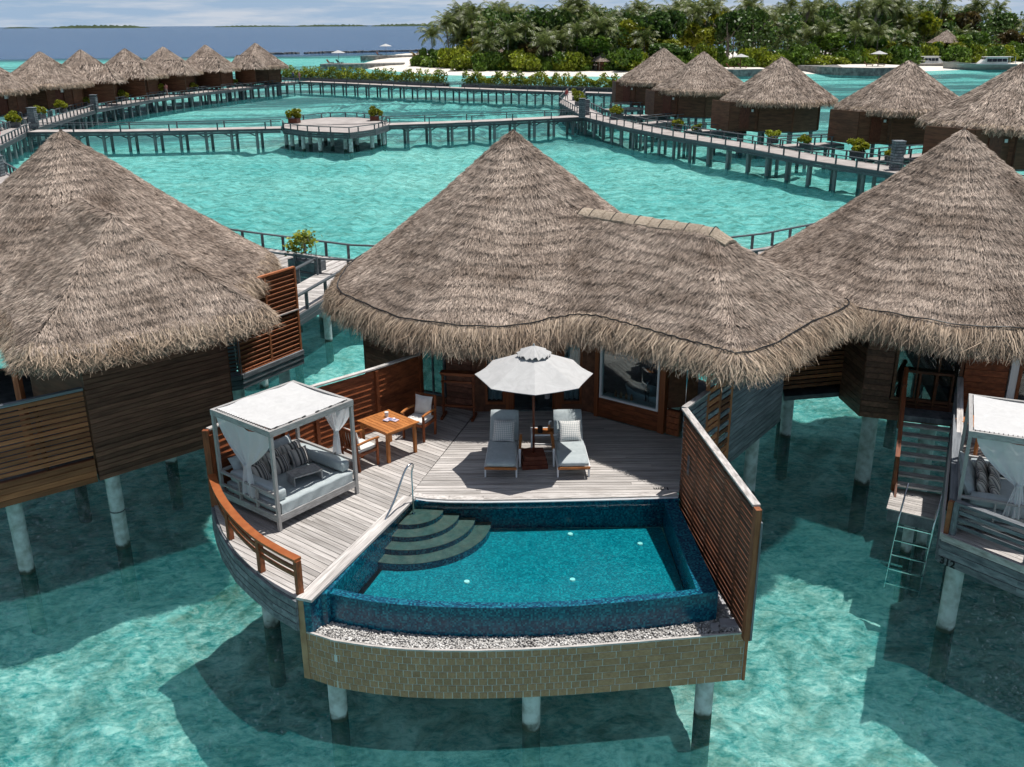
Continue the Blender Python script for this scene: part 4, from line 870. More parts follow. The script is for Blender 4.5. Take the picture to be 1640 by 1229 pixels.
# right slatted fence
rf = thing('privacy_fence', 'tall dark brown slatted privacy fence on the right of the pool', 'fence')
FA, FB = (3.42, 17.66), (3.86, 13.56)
fence(rf, FA, FB, -.62, 1.80, .080, .036, 'brown_unit', .02)
fa, fb = Vector((*FA, 0)), Vector((*FB, 0)); fd = (fb - fa).normalized(); fn = Vector((-fd.y, fd.x, 0))
for s in (.02, .22, .42, .62, .82): c = fa + (fb - fa) * s + fn * .05; board('post', 'brown_unit', rf, c + Vector((0, 0, -1.4)), c + Vector((0, 0, 1.8)), .07, .08, fd)
board('end_post', 'tan_unit', rf, fb + fd * .05 + Vector((0, 0, -.62)), fb + fd * .05 + Vector((0, 0, 1.82)), .10, .14, fd)
board('edge_strip', 'slate_unit', rf, fb + fd * .11 + fn * .06 + Vector((0, 0, -.6)), fb + fd * .11 + fn * .06 + Vector((0, 0, 1.6)), .03, .06, fd)
board('corner_trim', 'tan_unit', tw, (3.945, 13.72, TZ), (3.945, 13.72, LZ + .02), .05, .05, (1, 0, 0))
for k in range(4): board('top_cap', 'deck_unit', rf, fa + (fb - fa) * (k / 4) + Vector((0, 0, 1.84)), fa + (fb - fa) * ((k + .992) / 4) + Vector((0, 0, 1.84)), .13, .035)
MB().beam(fa + (fb - fa) * .13 - fn * .03 + Vector((0, 0, .9)), fa + (fb - fa) * .165 - fn * .03 + Vector((0, 0, .9)), .04, .42).obj('shower_plate', 'steel', rf)
rs = thing('screen_return', 'short pale-capped slat screen joining the fence to the villa', 'fence')
fence(rs, S0, S1, -.2, 1.78, .10, .03, 'slate_unit', .03)
board('top_cap', 'deck_unit', rs, Vector((*S0, 1.845)), Vector((*S1, 1.845)), .12, .035)

# ------------------------------------------------------------------ left villa
def local(t):
    a = t.rotation_euler.z; c, s = math.cos(a), math.sin(a); X, Y = t.location.x, t.location.y
    return lambda x, y: ((x - X) * c + (y - Y) * s, -(x - X) * s + (y - Y) * c)
v1 = thing('thatched_villa', 'thatched villa at left with a lower wing roof over brown plank walls', 'villa', (-12.13, 26.71, 0), R(-12))
villa_roof(v1, 23, fold=False, wl=.6, drop=(.2, .32), out=.12); l1 = local(v1)
clad('wall_board', 'board_unit', v1, l1(-9.33, 19.62), l1(-6.88, 21.98), -.62, 2.3, .115, .012, .05, 'brown')
clad('wall_board', 'tan_unit', v1, l1(-13.6, 16.2), l1(-9.36, 19.58), -.62, -.06, .14, .012, .05, 'brown')
fence(v1, l1(-13.6, 16.2), l1(-9.36, 19.58), -.06, 1.56, .085, .035, 'tan_unit', .035)
board('top_rail', 'slate_unit', v1, Vector((*l1(-13.6, 16.2), 1.62)), Vector((*l1(-9.36, 19.58), 1.62)), .13, .06)
for s in (.2, .4, .6, .8, .99): p = Vector((-13.6, 16.22, 0)).lerp(Vector((-9.36, 19.60, 0)), s); board('post', 'brown_unit', v1, Vector((*l1(p.x + .06, p.y + .08), -.3)), Vector((*l1(p.x + .06, p.y + .08), 1.58)), .07, .07, (1, 0, 0))
wall('wall_panel', 'brown', v1, l1(-6.9, 22.02), l1(-9.0, 24.3), -.62, 2.4, .1)
for p, q in [((-9.2, 20.2), (-12, 22.6)), ((-16, 24), (-16.2, 28)), ((-16.2, 28), (-12.5, 31)), ((-12.5, 31), (-8.4, 29)), ((-8.4, 29), (-7.9, 25.4))]: wall('wall_panel', 'brown', v1, l1(*p), l1(*q), -.3, 2.6, .1)
board('veranda_post', 'tan_unit', v1, Vector((*l1(-10.9, 19.9), -.3)), Vector((*l1(-10.9, 19.9), 2.5)), .14, .14, (1, 0, 0))
MB().prism([l1(-13.5, 16.5), l1(-9.3, 19.8), l1(-7, 22.1), l1(-9, 24.4), l1(-12, 28), l1(-16, 26)], -.5, -.35).obj('floor_slab', 'slate', v1)
# louvred screen at the back right
sc0, sc1 = (-7.48, 24.95), (-6.25, 27.05)
def louvre(parent, p, q, z0, z1, m, fm, bays, h=.085, gap=.045, mid=True):
    p, q = Vector((p[0], p[1], 0)), Vector((q[0], q[1], 0)); d = (q - p).normalized(); nn = Vector((d.y, -d.x, 0)); zz = Vector((0, 0, 1))
    for b in range(bays):
        a, c = p + (q - p) * (b / bays) + d * .04, p + (q - p) * ((b + 1) / bays) - d * .04; z = z0 + .06
        while z < z1 - .08:
            board('louvre', m, parent, a + zz * z, c + zz * z, .016, h, zz + nn * .55); z += h + gap
    for b in range(bays + 1): c = p + (q - p) * (b / bays); board('frame_post', fm, parent, c + zz * z0, c + zz * z1, .07, .07, d)
    board('frame_rail', fm, parent, p + zz * z1, q + zz * z1, .09, .05); board('frame_rail', fm, parent, p + zz * z0, q + zz * z0, .09, .05)
    if mid: board('frame_rail', 'deck_unit', parent, p + zz * ((z0 + z1) / 2) + nn * .02, q + zz * ((z0 + z1) / 2) + nn * .02, .06, .035)
louvre(v1, l1(*sc0), l1(*sc1), 0, 2.5, 'tan_unit', 'tan_unit', 2)
wall('backing_panel', 'brown', v1, l1(sc0[0] - .06, sc0[1] + .03), l1(sc1[0] - .06, sc1[1] + .03), 0, 2.45, .03)
louvre(v1, l1(-9.3, 23.9), l1(*sc0), 0, 2.4, 'slate_unit', 'slate_unit', 2, .075, .03, False)
wall('backing_panel', 'brown', v1, l1(-9.3, 24.02), l1(-7.6, 25.0), 0, 2.4, .04)
for k in range(3):
    e = .06 * k; board('ledge_board', 'slate_unit', v1, Vector((*l1(sc0[0] + .03, sc0[1] - .05), -.06 - .15 * k)), Vector((*l1(sc1[0] + .05, sc1[1]), -.06 - .15 * k)), .12 - .03 * k, .13)
    board('ledge_board', 'slate', v1, Vector((*l1(-9.3, 23.86), -.06 - .15 * k)), Vector((*l1(sc0[0] + .03, sc0[1] - .05), -.06 - .15 * k)), .12 - .03 * k, .13)
for x, y in [(-10.95, 18.85), (-9.2, 19.95), (-7.35, 21.75), (-7.7, 25.3), (-6.7, 26.6), (-9.6, 24.6), (-12, 24)]: pile(v1, *l1(x, y), -.4 if x > -8 else -.6, .165)
MB().cyl((*l1(-9.2, 19.95), -1.55), (*l1(-9.2, 19.95), -1.52), .172, n=14).obj('pile_band', 'slate', v1)

# ------------------------------------------------------------------ right villa with stairs to the water
v2 = thing('thatched_villa', 'thatched villa at right with steps and a steel ladder to the sea', 'villa', (11.75, 25.6, 0), R(12))
villa_roof(v2, 37); l2 = local(v2)
mixfence(v2, l2(6.95, 23.5), l2(8.74, 23.93), -.05, 2.6, .085, .035, ['brown_unit', 'brown_unit', 'tan_unit'], .03)
for s in (0, .2, .4, .6, .8, 1): p = Vector((6.95, 23.56, 0)).lerp(Vector((8.74, 24.0, 0)), s); board('post', 'brown_unit', v2, Vector((*l2(p.x, p.y), -.05)), Vector((*l2(p.x, p.y), 2.6)), .05, .05, (1, 0, 0))
clad('wall_board', 'board_unit', v2, l2(8.76, 23.95), l2(8.86, 22.66), -.42, 2.6, .15, .01, .05, 'brown')
clad('wall_board', 'board_unit', v2, l2(8.86, 22.66), l2(9.46, 22.45), -.42, 2.6, .15, .01, .05, 'brown')
clad('wall_board', 'board_unit', v2, l2(9.46, 22.45), l2(10.98, 21.94), -.42, .12, .15, .01, .05, 'brown')
window(v2, l2(9.52, 22.44), l2(10.92, 21.97), .18, 2.6, 'brown', .07, 2)
wall('interior_wall', 'brown', v2, l2(8.8, 24.3), l2(13.2, 23.3), 0, 2.6, .1)
clad('wall_board', 'red_unit', v2, l2(10.98, 21.94), l2(11.9, 21.66), 0, 2.6, .16, .008, .05, 'brown')
wall('door_post', 'white_frame', v2, l2(11.93, 21.64), l2(12.1, 21.6), 0, 2.6, .1)
window(v2, l2(12.14, 21.58), l2(13.4, 21.2), .1, 2.6, 'red', .08, 0)
for p, q in [((6.95, 23.5), (7.6, 27)), ((7.6, 27), (9.6, 30)), ((9.6, 30), (14, 30)), ((14, 30), (16, 26)), ((16, 26), (14.4, 21.4))]: wall('wall_panel', 'brown', v2, l2(*p), l2(*q), -.3, 2.6, .1)
MB().prism([l2(7.2, 23.7), l2(8.8, 24), l2(8.9, 22.8), l2(14, 21.2), l2(16, 26), l2(13.5, 30), l2(9.6, 29.8), l2(7.8, 27)], -.40, -.28).obj('floor_slab', 'slate', v2)
for x, y in [(9.30, 23.05), (8.1, 26.2), (10.5, 22.3), (12, 28), (8.35, 27.4)]: pile(v2, *l2(x, y), -.40, .2 if y < 23.5 else .165)
# its terrace
td = struct(MB().prism([(8.16, 15.92), (9.04, 14.82), (10.6, 13.2), (15, 14), (14.2, 21), (11, 21.85), (10.85, 21.9)], -.20, -.055).obj('right_terrace_deck', 'slate'))
planking(td, [(8.12, 15.90), (9.02, 14.78), (10.55, 13.1), (14.8, 14), (14.1, 21.0), (10.95, 21.85)], R(-51), .128, .012, 0)
for a, b in (((8.08, 15.90), (9.0, 14.76)), ((9.0, 14.76), (10.5, 13.0)), ((10.92, 21.9), (8.08, 15.90))):
    p, q = Vector((*a, 0)), Vector((*b, 0)); nn = Vector(((q - p).y, -(q - p).x, 0)).normalized()
    for k in range(4): board('fascia_board', 'slate_unit' if k else 'deck_unit', td, p + nn * (.03 + .006 * k) + Vector((0, 0, -.06 - .15 * k)), q + nn * (.03 + .006 * k) + Vector((0, 0, -.06 - .15 * k)), .05, .14)
for x, y in [(8.72, 16.45), (10.2, 14.4), (10.3, 19.6)]: pile(td, x, y, -.2, .17)
tx = bpy.data.curves.new('villa_number', 'FONT'); tx.body = '312'; tx.size = .20; tx.extrude = .002; tx.offset = .006
to = bpy.data.objects.new('villa_number', tx); COL.objects.link(to); to.parent = td; tx.materials.append(M['paint'])
_d = Vector((.92, -1.14, 0)).normalized(); to.location = Vector((8.08, 15.90, -.57)) + Vector((-.78, -.63, 0)) * .084 + _d * .05; to.rotation_euler = (R(90), 0, math.atan2(_d.y, _d.x))
rr = thing('deck_railing', 'weathered grey three-bar railing at the front of the right deck', 'railing')
for a, b in (((8.20, 15.86), (9.10, 14.76)), ((9.10, 14.76), (10.55, 13.15))):
    for z, h, w in ((.68, .06, .13), (.5, .07, .035), (.36, .07, .035), (.22, .07, .035)): board('rail', 'slate_unit', rr, (*a, z), (*b, z), w, h)
for p in ((8.22, 15.84), (9.08, 14.80)): board('post', 'slate_unit', rr, (*p, .01), (*p, .66), .10, .10, (1, 1, 0))
board('post', 'tan_unit', rr, (8.15, 15.93, -.1), (8.15, 15.93, .66), .09, .09, (1, 1, 0))
pr_ = thing('side_parapet', 'long grey-capped timber parapet between the steps and the right deck', 'railing')
board('cap', 'slate_unit', pr_, (10.66, 21.4, .66), (8.22, 15.98, .66), .17, .05)
for z in (.08, .24, .40, .56): board('rail', 'slate_unit', pr_, (10.66, 21.4, z), (8.22, 15.98, z), .03, .09)
for s in (0, .25, .5, .75, 1): p = Vector((10.66, 21.4, 0)).lerp(Vector((8.24, 16.02, 0)), s); board('post', 'brown_unit', pr_, p + Vector((.04, 0, .01)), p + Vector((.04, 0, .64)), .08, .08, (1, 0, 0))
st = thing('sea_stairs', 'open-tread timber stairs down to a landing above the water', 'stairs')
MB().prism([(9.72, 22.25), (10.86, 21.86), (10.62, 21.36), (9.55, 21.72)], -.14, -.01).obj('top_landing', 'slate_unit', st)
ax = Vector((-.36, -.93, 0)); sd = Vector((.93, -.36, 0))
for k in range(7):
    c = Vector((10.05, 21.46, -.22)) + ax * (.245 * k) + Vector((0, 0, -.155 * k)); board('tread', 'deck_unit', st, c - sd * .53, c + sd * .53, .22, .045)
for s in (-.56, .56): a = Vector((10.05, 21.46, -.28)) + sd * s; board('stringer', 'brown_unit', st, a - ax * .2 + Vector((0, 0, .12)), a + ax * 1.85 + Vector((0, 0, -1.12)), .05, .2)
a = Vector((10.05, 21.46, -.22)) - sd * .62
board('handrail', 'red_unit', st, a - ax * .45 + Vector((0, 0, 1.30)), a + ax * 1.62 + Vector((0, 0, -.20)), .10, .06)
for s, h in ((.02, 1.1), (1.55, .85)): b = a + ax * s + Vector((0, 0, -.155 * s / .245)); board('newel', 'red_unit', st, b - Vector((0, 0, .1)), b + Vector((0, 0, h - .05)), .08, .08, (1, 0, 0))
board('handrail', 'deck_unit', st, (10.72, 21.55, 1.0), (9.62, 18.95, .64), .13, .06); board('newel', 'slate_unit', st, (10.74, 21.6, 0), (10.74, 21.6, 1.02), .09, .09, (1, 0, 0))
for z in (.12, .95): board('landing_rail', 'brown_unit', st, (9.66, 22.26, z), (10.72, 21.9, z), .05, .06)
for s in (0, .34, .67, 1): p = Vector((9.66, 22.26, 0)).lerp(Vector((10.72, 21.9, 0)), s); board('baluster', 'brown_unit', st, p, p + Vector((0, 0, .95)), .05, .05, (1, 0, 0))
MB().prism([(8.48, 19.36), (9.32, 18.83), (9.98, 20.02), (9.0, 20.40)], -1.62, -1.345).obj('landing_frame', 'slate_unit', st)
planking(st, [(8.46, 19.38), (9.34, 18.82), (10.0, 20.04), (8.98, 20.42)], R(-32), .11, .012, -1.315, .028, 'deck', False)
for x, y in [(9.55, 19.75), (9.1, 19.5)]: pile(st, x, y, -1.62, .12)
ld = thing('steel_ladder', 'stainless steel ladder from the landing into the water', 'ladder')
for (p, q, e) in (((8.80, 19.24, -.62), (8.66, 19.12, -1.4), (8.36, 18.66, -2.95)), ((9.42, 18.86, -.62), (9.28, 18.74, -1.4), (8.98, 18.28, -2.95))): MB().tube([p, q, e], .022, 8).obj('stile', 'steel', ld, smooth=True)
for k in range(5): f = .12 + .2 * k; a = Vector((8.66, 19.12, -1.4)).lerp(Vector((8.36, 18.66, -2.95)), f); b = Vector((9.28, 18.74, -1.4)).lerp(Vector((8.98, 18.28, -2.95)), f); MB().beam(a, b, .05, .025).obj('rung', 'steel', ld)
MB().tube(smoothp([(9.75, 19.2, -1.3), (9.75, 19.2, -.5), (9.78, 19.26, -.28)]), .02, 6).obj('grab_pole', 'steel', ld)
tag(MB().cyl((9.78, 19.26, -.26), (9.80, 19.30, -.23), .055, .055, 12).cyl((9.78, 19.26, -.36), (9.78, 19.26, -.26), .03, .03, 8).obj('shower_head', 'steel'), 'small round steel shower head above the landing', 'shower head')

# ------------------------------------------------------------------ far villas
FZA, FZF, FR = 6.12, 2.45, 4.95
def far_roof_meshes(seed):
    rng = np.random.default_rng(seed); T = cone_tris(FR, FZA, FZF, 32); Pt, D, Nn = on_tris(T, 22000, rng); V, F = blades(Pt, D, Nn, .34, .045, .06, rng)
    th = np.linspace(0, 2 * math.pi, 33)[:-1]; ln = [(octr(t, FR) * math.cos(t), octr(t, FR) * math.sin(t)) for t in th]
    base = np_mesh('roof_slope', T.reshape(-1, 3), np.arange(len(T) * 3).reshape(-1, 3), 'thatch_base')
    return base, np_mesh('thatch', V, F, 'thatch'), fringe_mesh('eave_fringe', ln, FZF, 4200, .060, rng, (.25, .5), close=True, out=.14)
FM = [far_roof_meshes(101), far_roof_meshes(202)]
_o8 = [(4.0 * math.cos(R(22.5 + 45 * k)), 4.0 * math.sin(R(22.5 + 45 * k))) for k in range(8)]
fw = MB(); fw.prism(_o8, -.42, -.2); fsl = bpy.data.meshes.new('floor_slab'); fsl.from_pydata(fw.v, [], fw.f); fsl.materials.append(M['slate'])
def far_villa(x, y, rz, label, group, k, door=None, wing=None):
    t = thing('thatched_villa', label, 'villa', (x, y, 0), rz, group); t.scale = (1 + .03 * math.sin(k * 2.1),) * 2 + (1 + .015 * math.sin(k * 1.3),)
    if 'nearest' in label: t.scale = (1.14, 1.14, 1.03)
    for nm, me in zip(('roof_slope', 'thatch', 'eave_fringe'), FM[k % 2]):
        o = share(nm, me, t, (0, 0, 0), R(90 * (k % 4)))
        if nm != 'roof_slope': stuff(o)
    share('floor_slab', fsl, t, (0, 0, 0))
    for i in range(8):
        p, q = _o8[i], _o8[(i + 1) % 8]
        if door is not None and i == door:
            c = Vector((*p, 0)).lerp(Vector((*q, 0)), .5); d = (Vector((*q, 0)) - Vector((*p, 0))).normalized(); n_ = Vector((d.y, -d.x, 0))
            wall('wall_panel', 'brown', t, p, (c.x - d.x * .5, c.y - d.y * .5), -.3, 2.5, .1); wall('wall_panel', 'brown', t, (c.x + d.x * .5, c.y + d.y * .5), q, -.3, 2.5, .1)
            dr = wall('door', 'mahogany', t, (c.x - d.x * .5 - n_.x * .12, c.y - d.y * .5 - n_.y * .12), (c.x + d.x * .5 - n_.x * .12, c.y + d.y * .5 - n_.y * .12), -.3, 2.4, .06)
            board('door_sign', 'white_frame', t, c + d * .2 + n_ * .03 + Vector((0, 0, 1.75)), c + d * .62 + n_ * .03 + Vector((0, 0, 1.75)), .04, .55)
        else: wall('wall_panel', 'brown', t, p, q, -.3, 2.5, .1)
    for i in range(0, 8): board('corner_post', 'brown_unit', t, (_o8[i][0] * 1.01, _o8[i][1] * 1.01, -.3), (_o8[i][0] * 1.01, _o8[i][1] * 1.01, 2.5), .14, .14, (1, 0, 0)); pile(t, _o8[i][0] * .86, _o8[i][1] * .86, -.42, .17, 'pile_grey')
    if group.endswith('right row'):   # low annex beside the drum
        for p, q in (((-5.6, .2), (-3.4, -1.4)), ((-5.6, .2), (-5.2, 3.2))): wall('annex_wall', 'brown', t, p, q, -.35, 2.25, .1)
        board('annex_door', 'mahogany', t, (-4.9, -.42, .9), (-4.2, -.93, .9), .06, 2.1); board('annex_sign', 'white_frame', t, (-4.1, -1.02, 1.5), (-3.95, -1.13, 1.5), .06, .22)
    if wing:   # lower bathroom roof behind
        rng = np.random.default_rng(9 + k); a = np.array([(wing * 2.0, 3.2, FZF), (wing * 7.4, 3.2, FZF), (wing * 7.4, 6.8, FZF), (wing * 2.0, 6.8, FZF), (wing * 2.4, 5.0, 4.35), (wing * 5.9, 5.0, 4.35)])
        T = np.array([(a[0], a[1], a[5]), (a[0], a[5], a[4]), (a[1], a[2], a[5]), (a[2], a[3], a[4]), (a[2], a[4], a[5]), (a[3], a[0], a[4])])
        tri_obj('wing_roof_slope', T, 'thatch_base', t); Pt, D, Nn = on_tris(T, 2500, rng); V, F = blades(Pt, D, Nn, .55, .08, .10, rng); stuff(share('wing_thatch', np_mesh('wing_thatch', V, F, 'thatch'), t, (0, 0, 0)))
        wall('wing_wall', 'brown', t, (wing * 2.6, 3.9), (wing * 6.8, 3.9), -.3, 2.5, .1)
    return t
LROW = [(-59.6, 114), (-57.8, 125), (-57.6, 136.5), (-55.6, 147), (-53.8, 158), (-50.2, 168), (-44.2, 177)]
LLAB = ['thatched villa cut by the left frame edge in the far left row', 'far left row thatched villa, second from the left frame edge', 'far left row thatched villa, third from the left frame edge', 'far left row thatched villa, middle of the seven', 'far left row thatched villa, third from its right end', 'far left row thatched villa, second from its right end', 'last thatched villa of the far left row, beside the hedge']
for k, (x, y) in enumerate(LROW): far_villa(x, y, R(8 - 6 * k), LLAB[k], 'villas in the far left row', k, door=6 if k < 6 else None, wing=1 if 0 < k < 6 else None)
RROW = [(18.7, 124), (20.6, 108), (25.1, 93.5), (32.9, 83.5), (35.2, 69.5)]
RLAB = ['thatched villa farthest back in the right row, mostly hidden', 'second farthest thatched villa of the right row, by the boardwalk bend', 'middle thatched villa of the right row, left of the sand jetty umbrella', 'thatched villa of the right row standing before the boats and sandbank', 'nearest thatched villa of the right row, cut by the right frame edge']
for k, (x, y) in enumerate(RROW): far_villa(x, y, R(10 + 9 * k), RLAB[k], 'villas in the right row', k + 1)

# ================================================================== OBJECTS
def rbox(c, d, r=.04, rz=0.0, rx=0.0, puff=0.0, n=6):
    """soft rounded box (cushions): a cube grid pushed towards a rounded shape"""
    b = MB(); Mx = Matrix.Translation(c) @ Matrix.Rotation(rz, 4, 'Z') @ Matrix.Rotation(rx, 4, 'X'); idx = {}
    def vert(i, j, k):
        key = (i, j, k)
        if key not in idx:
            p = [(-1 + 2 * a / n) for a in key]; h = [x / 2 for x in d]; q = [max(-h[a] + r, min(h[a] - r, p[a] * h[a])) for a in range(3)]
            e = Vector([p[a] * h[a] - q[a] for a in range(3)]); v = Vector(q) + (e.normalized() * r if e.length > 1e-6 else e)
            v.z += (1 if p[2] > 0 else -1) * puff * (1 - p[0] ** 2) * (1 - p[1] ** 2) * abs(p[2])
            idx[key] = len(b.v); b.v.append(tuple(Mx @ v))
        return idx[key]
    for a in range(3):
        o1, o2 = (a + 1) % 3, (a + 2) % 3
        for s in (0, n):
            for i in range(n):
                for j in range(n):
                    f = []
                    for (di, dj) in ((0, 0), (1, 0), (1, 1), (0, 1)):
                        k = [0, 0, 0]; k[a] = s; k[o1] = i + di; k[o2] = j + dj; f.append(vert(*k))
                    b.f.append(tuple(f if s else f[::-1]))
    return b
def pillow(w, h, t, n=10):
    b = MB()
    def f(sg):
        def g(u, v):
            x, y = 2 * u - 1, 2 * v - 1; k = (1 - abs(x) ** 2.6) * (1 - abs(y) ** 2.6); pin = 1 - .07 * (1 - abs(x) ** 2) * abs(y) ** 4; pin2 = 1 - .07 * (1 - abs(y) ** 2) * abs(x) ** 4
            return (x * w / 2 * pin2, y * h / 2 * pin, sg * (t / 2) * max(k, 0) ** .55 + sg * .002)
        return g
    b.grid(f(1), n, n); o = len(b.v); b2 = MB().grid(f(-1), n, n); b.add(b2.v, [tuple(reversed(x)) for x in b2.f]); return b
def place_pillow(name, mat, size, base, rz, lean, label, group, cat='pillow'):
    """a pillow standing on its lower edge at base, facing -y before rz, leaning back"""
    o = pillow(*size).obj(name, mat, smooth=True)
    o.matrix_world = Matrix.Translation(base) @ Matrix.Rotation(rz, 4, 'Z') @ Matrix.Rotation(R(90) - lean, 4, 'X') @ Matrix.Translation((0, size[1] / 2, 0))
    return tag(o, label, cat, group)

def curtain(parent, x, y0, y1, ztop, zk, zend, flip=1, seed=0):
    rg = random.Random(seed); ph = rg.uniform(0, 6)
    def g(u, v):
        z = ztop + (zend - ztop) * v; vk = (ztop - zk) / (ztop - zend)
        if v < vk: w = 1 - (v / vk) ** 1.6 * .93
        else: w = .07 + .16 * ((v - vk) / (1 - vk)) ** .8
        yc = (y0 + y1) / 2 - .05 * flip; yy = yc + (u - .5) * (y1 - y0) * w
        fold = (.012 + .035 * v) * math.sin(u * 26 + ph + 3 * v) * (.35 + w) + .03 * math.sin(u * 9 + ph)
        return (x + fold, yy, z - .05 * (1 - (2 * u - 1) ** 2) * (v < vk) * (1 - v))
    o = MB().grid(g, 44, 34).obj('curtain', 'sheer', parent, smooth=True); MB().cyl((x, (y0 + y1) / 2 - .05 * flip, zk - .03), (x, (y0 + y1) / 2 - .05 * flip, zk + .03), .05, .05, 10).obj('curtain_knot', 'sheer', o, smooth=True)

def daybed(loc, rz, which, label, pos):
    t = thing('daybed', label, 'daybed', loc, rz, 'canopy daybeds'); hx, hy, H = .985, .875, 2.06
    for sx in (-1, 1):
        for sy in (-1, 1): board('post', 'grey_frame', t, (sx * hx, sy * hy, 0), (sx * hx, sy * hy, H - .04), .064, .064, (1, 0, 0))
    for s in (-1, 1):
        board('top_rail', 'grey_frame', t, (-hx - .04, s * hy, H - .06), (hx + .04, s * hy, H - .06), .07, .12); board('top_rail', 'grey_frame', t, (s * hx, -hy + .035, H - .06), (s * hx, hy - .035, H - .06), .068, .118)
        board('bed_rail', 'grey_frame', t, (-hx + .03, s * hy, .24), (hx - .03, s * hy, .24), .05, .14); board('bed_rail', 'grey_frame', t, (s * hx, -hy + .03, .24), (s * hx, hy - .03, .24), .05, .13)
        board('arm_rail', 'grey_frame', t, (s * hx, -hy, .74), (s * hx, hy, .74), .06, .045); board('arm_rail', 'grey_frame', t, (s * hx, -hy, .46), (s * hx, hy, .46), .05, .04)
        for k in (-.3, .3): board('arm_spindle', 'grey_frame', t, (s * hx, k * hy, .3), (s * hx, k * hy, .74), .035, .06, (1, 0, 0))
    board('back_rail', 'grey_frame', t, (-hx, hy, .74), (hx, hy, .74), .06, .045)
    def can(u, v):
        x, y = -hx + .06 + (2 * hx - .12) * u, -hy + .05 + (2 * hy - .1) * v
        return (x, y, H + .012 - .035 * math.sin(math.pi * u * 3) ** 2 * .5 - .03 * math.sin(math.pi * v) + .012 * math.sin(9 * u + 4 * v))
    c = MB().grid(can, 24, 14); n = len(c.v); c.add([(x, y, z - .012) for x, y, z in c.v], [tuple(reversed([i for i in f])) for f in c.f]); cn = c.obj('canopy', 'canopy', t, smooth=True)
    for k in range(6): u = (k + .5) / 6; MB().box((-hx + 2 * hx * u, -hy + .035, H + .006), (.10, .035, .016), R(12)).obj('lashing', 'black', cn)
    for k in range(22): MB().box((-hx + .035, -hy + .07 + (2 * hy - .14) * k / 21, H + .004), (.05, .012, .01)).obj('lacing', 'black', cn)
    rbox((0, -.02, .40), (1.86, 1.66, .24), .05, puff=.015).obj('mattress', 'cushion', t, smooth=True)
    # loose sheet over the front edge
    def sh(u, v):
        x = -.9 + 1.8 * u; s = v
        if s < .3: y, z = -.62 - .24 * (s / .3), .53
        else: y, z = -.868 - .012 * math.sin(x * 14 + 6 * s) * (s - .2) - .012, .53 - .26 * (s - .3) / .7
        return (x, y, z + .008 * math.sin(x * 11 + 2.2 * math.sin(x * 3)) * (1 - s) + .006)
    MB().grid(sh, 60, 12).obj('sheet', 'cushion', t, smooth=True)
    for s in (-1, 1): rbox((s * .80, -.06, .66), (.24, 1.5, .24), .07).obj('bolster', 'cushion', t, smooth=True)
    curtain(t, -hx, -hy + .06, hy - .06, H - .10, 1.12, .48, 1, 3); curtain(t, hx, -hy + .06, hy * .2, H - .10, 1.25, .62, 1, 8)
    Mw = Matrix.Translation(loc) @ Matrix.Rotation(rz, 4, 'Z')
    side = ['left', 'middle', 'right']
    for k in range(3):
        x = -.52 + .50 * k
        place_pillow('grey_pillow', 'cushion', (.58, .50, .20), Mw @ Vector((x, .60, .53)), rz + R(rnd.uniform(-6, 6)), R(28 + 4 * k), 'plain blue-grey back pillow, %s of three on the %s' % (side[k], pos), 'back pillows on the daybeds')
        place_pillow('striped_pillow', 'stripe', (.48, .44, .16), Mw @ Vector((x + .03, .36, .53)), rz + R(rnd.uniform(-9, 9)), R(30), 'upper dark striped pillow, %s of three on the %s' % (side[k], pos), 'striped pillows on the daybeds')
        place_pillow('striped_cushion', 'stripe', (.42, .38, .14), Mw @ Vector((x + .01, .15, .53)), rz + R(rnd.uniform(-10, 10)), R(34), 'lower front striped cushion, %s of three on the %s' % (side[k], pos), 'striped pillows on the daybeds')
    return t
daybed((-4.49, 17.46, 0.006), R(51.4), 0, 'white canopy daybed with tied curtains on the pool deck', 'pool-side daybed')
daybed((9.50, 16.52, 0.006), R(66), 1, 'white canopy daybed at the right frame edge on the neighbouring deck', 'right-hand daybed')
tr = thing('bed_tray', 'small taupe tray table standing on the pool-side daybed', 'tray', (-4.12, 17.22, .538), R(51.4 - 14))
MB().box((0, 0, .20), (.62, .36, .03)).obj('top', 'grey_frame', tr)
for s in (-1, 1): MB().box((s * .295, 0, .1), (.025, .35, .18)).obj('side_panel', 'grey_frame', tr)
MB().box((0, .17, .1), (.56, .02, .17)).obj('back_panel', 'grey_frame', tr)

# loungers
def lounger(x, y, rz, arm, label):
    t = thing('sun_lounger', label, 'sun lounger', (x, y, .006), rz, 'sun loungers by the pool')
    for s in (-1, 1):
        MB().beam((s * .33, -.60, .25), (s * .33, .78, .25), .04, .05).obj('side_frame', 'white_frame', t)
        for yy in (-.50, .62): MB().beam((s * .33, yy, 0), (s * .33, yy + .03, .24), .07, .035, (1, 0, 0)).obj('leg', 'white_frame', t)
        if s == arm: MB().beam((s * .38, .02, .42), (s * .38, .60, .50), .06, .035).obj('armrest', 'teak', t); MB().beam((s * .38, -.02, .02), (s * .38, .04, .42), .06, .04, (1, 0, 0)).obj('arm_support', 'white_frame', t)
        if s == arm: MB().beam((s * .36, .10, .24), (s * .36, .10, .42), .05, .03, (1, 0, 0)).obj('arm_support', 'white_frame', t)
    MB().box((0, -.62, .255), (.68, .04, .05)).obj('front_slat', 'teak', t)
    rbox((0, .02, .335), (.64, 1.28, .10), .035, puff=.01).obj('seat_cushion', 'cushion', t, smooth=True)
    rbox((0, .84, .61), (.64, .74, .10), .035, 0, R(52), .01).obj('back_cushion', 'cushion', t, smooth=True)
    MB().box((0, .89, .575), (.60, .72, .03), 0, R(52)).obj('back_frame', 'white_frame', t)
    return t
lounger(-.22, 18.90, R(-3), 1, 'blue-grey sun lounger left of the parasol pole')
